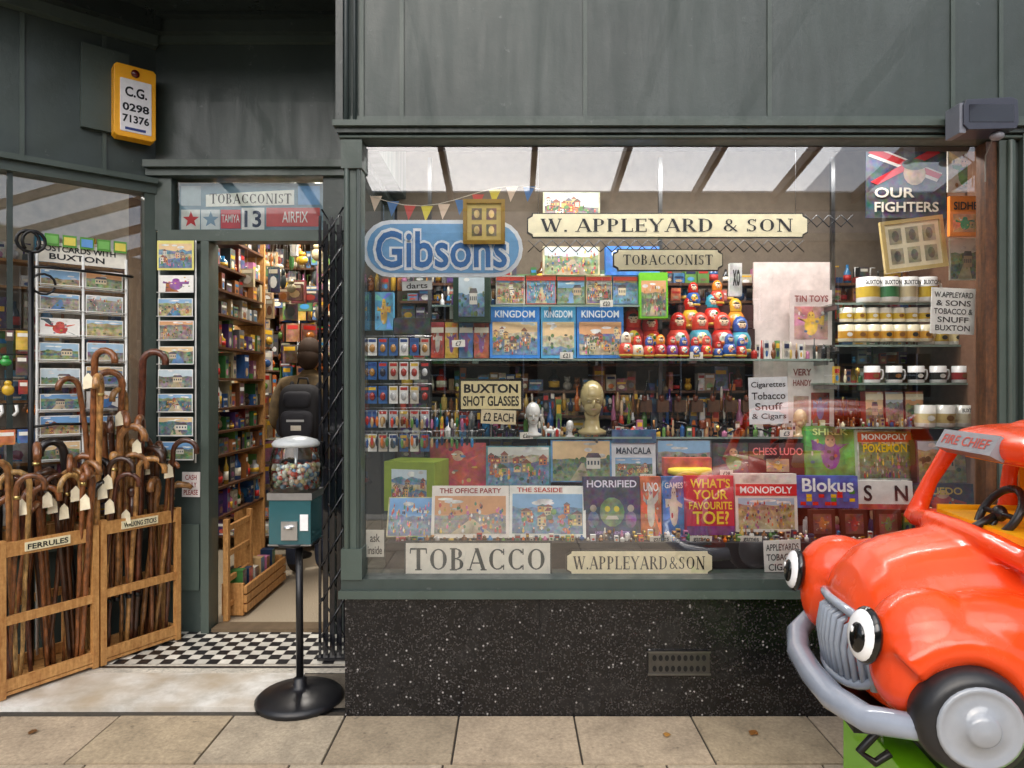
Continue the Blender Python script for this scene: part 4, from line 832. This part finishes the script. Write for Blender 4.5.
b.tube([(x1-.03,y+.05,z0+.01),(x1-.02,-.01,z0-.05),(x1-.02,-.01,z0-.16)],.003,6,'plastic',hx('909088')); b.build(bevel=.004)

def postcard(b,x,z,w,h,y):
    b.box(x,x+w,y,y+.003,z,z+h,'card',hx('F8F6F0')); m=.004
    paint(b,x+m,x+w-m,z+m,z+h-m,y-.0006,R.choice(['land','land','village','hero']) if R.random()<.9 else 'crowd',None,.5)
b=MB('postcard_rack'); b.M=SM
off=.14; xa=SP(37,300,off)[0]; xb=SP(126,300,off)[0]; xm_=(xa+xb)/2; y=-off
zt=2.02; zb=1.02; rh=(zt-.25-zb)/6
for x in (xa,xm_,xb): b.tube([(x,y-.004,zb-.95),(x,y-.004,zt+.05)],.0065,6,'plastic',hx('ECECE8'))
for r in range(8):
    z=zb+r*rh
    b.tube([(xa,y+.02,z),(xb,y+.02,z)],.003,5,'plastic',hx('F0F0EC')); b.tube([(xa,y-.016,z+.012),(xb,y-.016,z+.012)],.0025,5,'plastic',hx('F0F0EC'))
    for c in range(2):
        w=(xb-xa)/2-.026; postcard(b,xa+.012+c*(w+.026)+R.uniform(-.003,.003),z+.004,w,rh-.02-R.uniform(0,.02),y-R.uniform(0,.008))
b.box(xa,xb,y-.005,y,zt+.0,zt+.10,'card',hx('F4F0E4')); b.text('POSTCARDS WITH',xa+.01,xb-.05,zt+.055,zt+.085,y-.007,bold=.02); b.text('BUXTON',xa+.05,xb-.1,zt+.015,zt+.045,y-.007,bold=.02)
for k in range(5): x=xa+.03+k*.075; b.box(x,x+.06,y-.02,y-.014,zt+.08,zt+.14,'card',hx('5a9a40')); b.rect(x+.005,x+.055,zt+.09,zt+.13,y-.0215,'card',hx(['7ABA60','E8D860','68A0E0'][k%3]))
b.build()
b=MB('postcard_rack');y=YD-.06
x0,x1=DX(163),DX(199)
for x in (x0,x1): b.tube([(x,y+.02,DZ(462)),(x,y+.02,DZ(242))],.005,6,'plastic',hx('E4E4E0'))
b.box(x0,x1,y-.004,y,DZ(272),DZ(243),'card',hx('E8E080')); paint(b,x0+.01,x1-.01,DZ(270),DZ(246),y-.005,'village',None,.5)
for r in range(8):
    zz=DZ(294+r*23.5); postcard(b,x0+.005+R.uniform(-.004,.004),zz,x1-x0-.01,.105+R.uniform(-.01,.01),y); b.tube([(x0,y-.01,zz),(x1,y-.01,zz)],.003,5,'plastic',hx('E4E4E0'))
b.build()
paper('notice',182,472,200,497,DD-.01,['CASH','ONLY','PLEASE'],'F0E8E4','a03030')
b=MB('souvenir_display'); b.M=SM; off=.1
for r in range(5):
    z=SP(5,330+r*25,off)[1]; x=SP(-16,300,off)[0]; xe=SP(27,300,off)[0]
    while x<xe:
        w=R.uniform(.03,.075); h=R.uniform(.05,.1); cc=hx(R.choice(['3AA048','B83028','2A60A0','D8B030','E8E8E4','D87828','58A8C8','604030'])); t=R.random()
        if t<.45: b.box(x,x+w,-off,-off+.01,z-h,z,'card',cc,front=('art_soft',cc)); b.rect(x+.006,x+w-.006,z-.03,z-.012,-off-.001,'card',hx('F8F4E8'))
        elif t<.75: b.ell((x+w/2,-off,z-h*.6),(w*.4,.02,h*.35),'gloss',cc,10,8); b.ell((x+w/2,-off,z-h*.2),(w*.25,.018,h*.18),'gloss',cc,9,7)
        else: b.tube([(x+w/2,-off,z),(x+w*.6,-off,z-h*.6),(x+w*.3,-off,z-h)],.008,6,'plastic',cc)
        x+=w+.008
x0_,x1_=SP(-20,300,off)[0],SP(30,300,off)[0]
for r in range(5): z=SP(5,329+r*25,off)[1]; b.tube([(x0_,-off+.015,z),(x1_,-off+.015,z)],.003,5,'plastic',hx('202020'))
b.tube([(x0_,-off+.02,.02),(x0_,-off+.02,1.85)],.008,6,'plastic',hx('202020')); b.build()
b=MB('iron_bracket_post'); b.M=SM; x=SP(31,300,.2)[0]
b.tube([(x,-.2,.02),(x,-.2,2.05)],.013,8,'plastic',hx('0c0c0e'))
for s in (-1,1): b.tube([(x+s*.07*math.sin(t)*(1-t/9)+0,-.2,2.05+.07*(1-math.cos(t))*(1-t/12)) for t in [i*.45 for i in range(13)]],.008,6,'plastic',hx('0c0c0e'))
for z in (1.2,1.98): b.tube([(x,-.2,z),(x+.1,-.17,z+.01),(x+.45,-.16,z)],.007,6,'plastic',hx('0c0c0e'))
b.tube([(x+.05*math.cos(t)+.05,-.2,1.9+.05*math.sin(t)) for t in [i*.5 for i in range(13)]],.006,5,'plastic',hx('0c0c0e'))
b.build()
b=MB('shelf_goods'); b.M=SM; goods(b,-1.25,-.1,.65,2.3,.28,.14,.19,(.05,.13),PAL+['F0F0EC','E8E8E8','3CA0C8'],'pine',.95,1.3); b.box(-1.28,-.05,.45,.5,.0,2.6,'matte',hx('c8bca8')); b.build()

# ---------- stick crates + sticks ----------
A=Vector((-2.25,.09)); B=Vector((-1.81,.83)); d=(B-A).normalized(); ca=math.atan2(d.y,d.x)
def crate(name,s0,L,depth,h,label):
    b=MB(name); o=A+d*s0; b.M=Matrix.Translation((o.x,o.y,.016))@Matrix.Rotation(ca,4,'Z')
    t=.028
    for x in (0,L-t): 
        b.box(x,x+t,0,t,0,h,'pine'); b.box(x,x+t,depth-t,depth,0,h,'pine')
        for z in (.04,h*.5,h-.05): b.box(x+.004,x+t-.004,t,depth-t,z,z+.035,'pine')
    for z,hh in ((.03,.05),(h*.46,.04),(h-.075,.065)):
        b.box(t,L-t,.003,.02,z,z+hh,'pine'); b.box(t,L-t,depth-.02,depth-.003,z,z+hh,'pine')
    b.box(.002,L-.002,.003,depth-.003,.012,.026,'pine')
    b.box(.1,.1+L*.45,-.004,.002,h-.062,h-.022,'card',hx('F8ECC4')); b.text(label,.11,.09+L*.45,h-.055,h-.03,-.006,bold=.02)
    b.build(bevel=.002)
Ltot=(B-A).length
crate('walking_stick_stand',0,Ltot*.5-.005,.30,.70,'FERRULES'); crate('walking_stick_stand',Ltot*.5+.005,Ltot*.5-.005,.17,.72,'WALKING STICKS')
CC=['7A4A28','946438','5A3020','B0804A','B89058','4A2818','84502C','9C7040','3a2216','6a4024','1c1412','52301c']
def stick(s,dep,top,lean,style,col,ha,len0=.03):
    o=A+d*s; nrm=Vector((-d.y,d.x)); base=Vector((o.x+nrm.x*dep,o.y+nrm.y*dep,len0))
    tp=base+Vector((lean[0],lean[1],top-len0)); b=MB('walking_stick'); r=R.uniform(.011,.0165)
    n=10; pts=[];rr=[]
    for i in range(n+1):
        t=i/n; p=base.lerp(tp,t)+Vector((R.uniform(-.002,.002),R.uniform(-.002,.002),0)); pts.append(p); rr.append(r*(.7+.35*t)*(1+ (.18 if R.random()<.25 else 0)))
    hd=Vector((math.cos(ha),math.sin(ha),0)); R0=R.uniform(.045,.065)
    if style=='hook':
        for i in range(1,9):
            a=math.pi*1.08*i/8; pts.append(tp+hd*(R0-R0*math.cos(a))+Vector((0,0,R0*math.sin(a)))); rr.append(r*1.15)
    elif style=='derby':
        pts+= [tp+Vector((0,0,.02)),tp+hd*.03+Vector((0,0,.035)),tp+hd*.08+Vector((0,0,.025)),tp+hd*.1+Vector((0,0,.01))]; rr+=[r*1.1,r*1.5,r*1.2,r*.9]
    b.tube(pts,rr,8,'cane',hx(col))
    if style=='knob': b.ell(tp+Vector((0,0,.02)),(.024,.024,.03),'cane',hx(col),10,8)
    b.tube([base,base+Vector((0,0,.02))],r*.95,8,'plastic',hx('141414'))
    if R.random()<.3: b.tube([tp+Vector((0,0,-.05)),tp+Vector((0,0,-.035))],r*1.2,8,'metal',hx('c8b070'))
    b.build()
    return tp
tags=[]
for k in range(50):
    s=R.uniform(.05,Ltot-.05); dp=R.uniform(.05,.25) if s<Ltot*.48 else R.uniform(.04,.13)
    tp=stick(s,dp,R.uniform(.80,1.08),(R.uniform(-.08,.09),R.uniform(-.08,.06)),R.choice(['hook','hook','hook','derby','knob']),R.choice(CC),R.uniform(-2.6,.6))
    if k%4==0: tags.append(tp)
for k in range(11):
    s=R.uniform(Ltot*.42,Ltot*.76); tp=stick(s,.08+R.uniform(-.03,.03),R.uniform(1.12,1.55),(R.uniform(-.16,.06),R.uniform(-.04,.02)),'hook',R.choice(CC[:8]),R.uniform(-2.6,.3),.3)
    if k%4==0: tags.append(tp)
b=MB('price_tag')
for tp in tags: b.add([(tp.x-.02,tp.y-.06,tp.z-.14),(tp.x+.03,tp.y-.06,tp.z-.13),(tp.x+.022,tp.y-.055,tp.z-.08),(tp.x+.0,tp.y-.05,tp.z-.06),(tp.x-.022,tp.y-.055,tp.z-.085)],[(0,1,2,3,4)],'card',hx('F4E8C8'))
b.build()
b=MB('folding_gate');D=3.45;gx0=WX(320,D);gx1=WX(344,D)
n=8
for i in range(n):
    x=gx0+(gx1-gx0)*i/(n-1); yy=D-CD+.02*(i%2); b.box(x-.006,x+.006,yy-.006,yy+.006,.03,WZ(216+ (i%3)*4,D),'gloss',hx('15161c'))
for k in range(12):
    z=.12+k*.18
    b.tube([(gx0,D-CD-.01,z),(gx1,D-CD-.01,z+.2)],.005,5,'gloss',hx('15161c')); b.tube([(gx1,D-CD+.03,z),(gx0,D-CD+.03,z+.2)],.005,5,'gloss',hx('15161c'))
b.box(gx0-.02,gx0+.02,D-CD-.03,D-CD+.0,1.0,1.12,'metal',hx('303034')); b.box(gx0-.01,gx1+.01,D-CD-.02,D-CD+.03,.02,.035,'gloss',hx('15161c')); b.build()

# ---------- capsule machine ----------
b=MB('capsule_vending_machine');D=3.04;x=WX(300,D);y=D-CD
b.lathe([(.19,0),(.192,.02),(.175,.035),(.10,.05),(.05,.058),(.03,.07),(.03,.10),(.017,.11)],(x,y,.0),28,'plastic',hx('18181b'))
x2=WX(296,D)
b.tube([(x,y,.08),(x-.004,y,WZ(545,D))],.016,12,'plastic',hx('18181b'))
zt=WZ(540,D)
b.lathe([(.03,-.03),(.10,-.012),(.105,0)],(x2,y,zt),20,'plastic',hx('101012'))
b.box(x2-.09,x2+.09,y-.085,y+.085,zt,WZ(497,D),'gloss',hx('2A5A60')); b.box(x2-.097,x2+.097,y-.092,y+.092,WZ(497,D)+.001,WZ(490,D),'metal',hx('d0d0d0')); b.box(x2-.094,x2+.094,y-.09,y+.09,zt-.006,zt-.0005,'metal',hx('c0c0c0'))
b.box(x2-.035,x2+.035,y-.095,y-.086,zt+.02,zt+.1,'metal',hx('d8d8d8')); b.lathe([(.02,0),(.02,.012)],(x2,y-.1,zt+.07),12,'metal',hx('e0e0e0')); b.box(x2+.045,x2+.08,y-.09,y-.086,zt+.06,zt+.13,'card',hx('f0f0f0'))
zg=WZ(490,D); zk=WZ(446,D)
b.lathe([(.095,0),(.112,.03),(.116,.09),(.108,.15),(.096,zk-zg)],(x2,y,zg),24,'glass_thin',cap=False)
b.lathe([(.1,0),(.104,.012),(.09,.028),(.05,.04),(.02,.045)],(x2,y,zk),24,'plastic',hx('b8bcbc'))
b.tube([(x2,y,zg),(x2,y,zk)],.008,8,'metal',hx('b0b0b0'))
for k in range(300):
    r=.097*math.sqrt(R.random()); a=R.uniform(0,6.28); z=zg+.016+R.random()*.095
    b.ell((x2+r*math.cos(a),y+r*math.sin(a),z),(.0115,.0115,.0115),'gloss',hx(R.choice(['D87060','E8D8A0','E8E8E0','8AA8C8','A8C0A0','E8B0A8','D8D0C0','F0F0F0','E8C0A0','C84030'])),7,5)
b.build()

# ---------- ride-on car ----------
CAR=empty('ride_on_toy_car')
CM=Matrix.Translation((1.0,-.83,0))@Matrix.Rotation(math.radians(-6.7),4,'Z')
WXL=.155
b=MB('body'); b.M=CM
secs=[(-.015,.10,.58,.74),(.0,.17,.56,.80),(.03,.22,.52,.86),(.08,.255,.48,.91),(.16,.285,.45,.945),(.28,.315,.43,.97),(.36,.34,.42,.98),(.42,.355,.41,.975),(.7,.365,.41,.96),(1.05,.36,.41,.96),(1.22,.32,.44,.94),(1.30,.24,.48,.88),(1.33,.12,.56,.78)]
n=32;vs=[];fs=[]
for (x,w,zb_,zt_) in secs:
    zc=(zb_+zt_)/2;hz=(zt_-zb_)/2
    for k in range(n):
        a=2*math.pi*k/n; ca_,sa=math.cos(a),math.sin(a); e=.72
        vs.append((x,w*abs(ca_)**e*(1 if ca_>=0 else -1)*(1 if sa<0 else (1-.18*sa)),zc+hz*abs(sa)**e*(1 if sa>=0 else -1)))
for i in range(len(secs)-1):
    for k in range(n): fs.append((i*n+k,i*n+(k+1)%n,(i+1)*n+(k+1)%n,(i+1)*n+k))
fs.append(tuple(range(n-1,-1,-1))); fs.append(tuple((len(secs)-1)*n+k for k in range(n))); b.add(vs,fs,'fibreglass',(1,1,1),True)
for s in (-1,1):
    b.ell((.10,s*.31,.76),(.135,.105,.125),'fibreglass',(1,1,1),20,14); b.ell((.05,s*.30,.68),(.08,.09,.12),'fibreglass',(1,1,1),16,12)
    for wx in (WXL,1.06):
        a1=140 if wx<.5 else 190
        b.tube([(wx+.17*math.cos(t),s*.375,.60+.17*math.sin(t)) for t in [math.radians(-12+(a1+12)*i/12) for i in range(13)]],.052,12,'fibreglass',(1,1,1))
        b.tube([(wx+.165*math.cos(t),s*.31,.61+.185*math.sin(t)) for t in [math.radians(-10+(a1+10)*i/12) for i in range(13)]],.075,12,'fibreglass',(1,1,1))
    b.ell((.26,s*.31,.79),(.2,.1,.09),'fibreglass',(1,1,1),16,12)
    b.tube([(.35,s*.33,.94),(.40,s*.315,1.08),(.47,s*.29,1.22)],[.034,.025,.03],12,'fibreglass',(1,1,1))
    b.tube([(.66,s*.345,.93),(.66,s*.33,1.1),(.67,s*.30,1.23)],[.033,.024,.028],12,'fibreglass',(1,1,1))
    b.tube([(1.16,s*.33,.93),(1.14,s*.315,1.1),(1.08,s*.29,1.23)],[.07,.06,.06],12,'fibreglass',(1,1,1))
    b.tube([(.36,s*.335,.945),(.7,s*.355,.955),(1.15,s*.345,.95)],.035,10,'fibreglass',(1,1,1))
b.tube([(.36,-.33,.95),(.33,-.15,.975),(.325,0,.98),(.33,.15,.975),(.36,.33,.95)],.032,10,'fibreglass',(1,1,1))
b.box(1.12,1.2,-.3,.3,.9,1.22,'fibreglass',(1,1,1))
b.ell((.79,0,1.225),(.40,.345,.065),'fibreglass',(1,1,1),36,14,.62); b.ell((.80,0,1.255),(.31,.27,.07),'fibreglass',(1,1,1),28,12,.9)
o=b.build(CAR)
rm=o.modifiers.new('r','REMESH'); rm.mode='VOXEL'; rm.voxel_size=.008; rm.use_smooth_shade=True
sm=o.modifiers.new('s','SMOOTH'); sm.factor=.5; sm.iterations=8
b=MB('fittings'); b.M=CM
for s in (-1,1):
    b.box(.42,1.12,s*.31-.004,s*.31+.004,.97,1.0,'plastic',hx('F8C020'))
    for wx in (WXL,1.06):
        b.M=CM@Matrix.Translation((wx,s*.40,.60))@Matrix.Rotation(math.radians(90*s*-1),4,'X')
        b.lathe([(.10,-.05),(.12,-.045),(.13,-.02),(.13,.03),(.118,.05),(.1,.056)],(0,0,0),32,'plastic',hx('242426')); b.lathe([(.095,.05),(.099,.060),(.089,.064),(.083,.058),(.066,.062),(.042,.066),(.038,.074),(.03,.08),(.001,.084)],(0,0,0),30,'gloss',hx('9A9EA4'))
        b.M=CM
b.box(.42,1.1,-.30,.30,.965,.985,'plastic',hx('F8B818')); b.box(.95,1.1,-.27,.27,.986,1.12,'plastic',hx('F8C020')); b.box(1.105,1.115,-.29,.29,.99,1.19,'plastic',hx('F8B818')); b.box(.50,1.08,-.29,.29,1.165,1.17,'plastic',hx('F8B818'))
b.box(.69,1.1,.325,.335,.98,1.16,'plastic',hx('F8C020'))
c=Vector((.47,.04,1.02)); u=Vector((.5,0,.866)); v=Vector((0,1,0))
b.tube([c+u*.085*math.cos(t)+v*.085*math.sin(t) for t in [i*2*math.pi/24 for i in range(25)]],.012,8,'plastic',hx('1c1c1c'))
b.tube([c-v*.08,c,c+v*.08],.009,6,'plastic',hx('141414')); b.tube([c,c-u*.08],.009,6,'plastic',hx('141414')); b.tube([c,c+Vector((-.1,0,-.06))],.012,8,'plastic',hx('141414')); b.ell(c,(.02,.025,.025),'plastic',hx('181818'))
def FM(x,yc,z,tilt=0,yaw=0): return CM@Matrix.Translation((x,yc,z))@Matrix.Rotation(math.radians(-90+yaw),4,'Z')@Matrix.Rotation(math.radians(tilt),4,'X')
b.M=FM(.392,.06,1.225,-28); b.box(-.155,.155,-.012,.03,-.028,.036,'plastic',hx('8A8C92')); b.text('FIRE CHIEF',-.13,.13,-.012,.02,-.0135,col=hx('C04838'),bold=.01)
for s in (-1,1):
    b.M=FM(-.048 if s<0 else -.042,s*.315,.76,-6,6*s*-1+12)
    b.ell((0,-.000,0),(.056,.026,.074),'gloss',hx('0c0c0c'),22,12); b.ell((0,-.010,0),(.049,.024,.066),'gloss',hx('F8F8F8'),22,12); b.ell((.006,-.0285,-.004),(.027,.0115,.039),'gloss',hx('080808'),18,10); b.ell((-.004,-.039,.014),(.006,.003,.009),'gloss',hx('F8F8F8'),8,6)
b.M=CM
for k in range(15):
    yy=-.185+.37*k/14; q=abs(k-7)/7; zt_=.745-.05*q*q; xo=-.035+.06*q*q
    b.tube([(xo+.03,yy,zt_),(xo-.004,yy,zt_-.02),(xo-.014,yy,.65),(xo,yy,.56)],.0105,8,'gloss',hx('9CA4B0'))
rim=[]
for i in range(33):
    t=2*math.pi*i/32; cy=math.cos(t);sy=math.sin(t); yy=.205*abs(cy)**.7*(1 if cy>=0 else -1); q=abs(yy)/.205; rim.append((-.032+.07*q*q,yy,.65+.11*abs(sy)**.8*(1 if sy>=0 else -1)))
b.tube(rim,.014,8,'gloss',hx('98A0AC')); b.ell((.03,0,.65),(.045,.2,.105),'gloss',hx('6a707a'),20,12,.8)
b.tube([(.10,-.41,.595),(.04,-.39,.565),(-.04,-.31,.54),(-.075,-.16,.525),(-.08,0,.52),(-.075,.16,.525),(-.04,.31,.54),(.03,.40,.565),(.09,.42,.6)],[.024,.032,.036,.038,.038,.038,.036,.032,.024],14,'gloss',hx('98A0AE'))
b.build(CAR)
b=MB('base'); b.M=CM
b.box(.10,1.25,-.27,.27,.0,.34,'gloss',hx('7ED020')); b.box(.07,1.28,-.30,.30,.0,.05,'plastic',hx('2a2a2a')); b.box(.2,1.1,-.2,.2,.341,.45,'plastic',hx('1a1a1a')); b.box(.0,.2,-.1,.1,.40,.46,'plastic',hx('1a1a1a'))
b.tube([(.03,-.2,.46),(-.02,-.2,.40),(.02,-.2,.37),(.06,-.2,.40)],.012,8,'plastic',hx('151515'))
b.build(CAR,.008)

# ---------- canopy + opposite street ----------
b=MB('glazed_canopy')
zA,zB,yB=4.1,3.35,-4.0
nx=20
for i in range(nx):
    x=-8+i*.82; b.add([(x-.025,-.02,zA-.1),(x+.025,-.02,zA-.1),(x+.025,-.02,zA),(x-.025,-.02,zA),(x-.025,yB,zB-.1),(x+.025,yB,zB-.1),(x+.025,yB,zB),(x-.025,yB,zB)],[(3,2,1,0),(4,5,6,7),(0,1,5,4),(1,2,6,5),(2,3,7,6),(3,0,4,7)],'darkwood')
b.add([(-8,-.02,zA+.01),(8.1,-.02,zA+.01),(8.1,yB,zB+.01),(-8,yB,zB+.01)],[(0,1,2,3)],'canopy_glass')
b.box(-8.1,8.2,yB-.08,yB-.001,zB-.16,zB+.03,'green')
for x in (-7,-3.6,3.9,7.5): 
    b.lathe([(.11,0),(.11,.25),(.06,.3),(.05,2.9),(.09,3.0),(.09,3.19)],(x,yB-.04,0),14,'green')
b.build()
b=MB('stone_building')
Y=-24
b.box(-30,30,Y-8,Y,0,7,'stone',hx('B8A88C'))
for fl in range(2):
    for i in range(19):
        x=-28+i*3.1; z=.9+fl*3; b.box(x,x+1.1,Y+.001,Y+.05,z,z+1.7,'gloss',hx('20262c')); b.box(x-.12,x+1.22,Y+.001,Y+.09,z-.15,z-.001,'stone',hx('C8BCA0')); b.box(x+.52,x+.58,Y+.051,Y+.07,z,z+1.7,'plastic',hx('e0e0e0')); b.box(x,x+.5,Y+.051,Y+.07,z+.83,z+.88,'plastic',hx('e0e0e0'))
b.box(-30.3,30.3,Y-8,Y+.35,7.001,7.3,'stone',hx('B8AC90')); b.add([(-30,Y,7.31),(30,Y,7.31),(30,Y-4,9.6),(-30,Y-4,9.6)],[(0,1,2,3)],'matte',hx('4a4c52'))
b.build()

cam=bpy.data.cameras.new('camera'); co=bpy.data.objects.new('camera',cam); scene.collection.objects.link(co)
co.location=(0,-CD,CAMZ); co.rotation_euler=(math.radians(90),0,0); cam.sensor_width=36; cam.lens=36*FPX/1024; cam.clip_end=1000; cam.clip_start=.05
scene.camera=co
w=bpy.data.worlds.new('World'); scene.world=w; w.use_nodes=True; nt=w.node_tree
sk=nt.nodes.new('ShaderNodeTexSky'); sk.sky_type='NISHITA'; sk.sun_disc=False; sk.sun_elevation=math.radians(38); sk.sun_rotation=math.radians(190); sk.dust_density=3; sk.air_density=1
bg=nt.nodes['Background']; nt.links.new(sk.outputs[0],bg.inputs[0]); bg.inputs[1].default_value=.15
sun=bpy.data.lights.new('sun','SUN'); sun.energy=4.0; sun.angle=math.radians(75); sun.color=(1,.985,.965)
so=bpy.data.objects.new('sun',sun); scene.collection.objects.link(so)
el=math.radians(38); az=math.radians(190); dirv=Vector((math.sin(az)*math.cos(el),math.cos(az)*math.cos(el),math.sin(el)))
so.rotation_euler=dirv.to_track_quat('Z','Y').to_euler()
scene.view_settings.view_transform='Standard'; scene.view_settings.look='None'; scene.view_settings.exposure=0
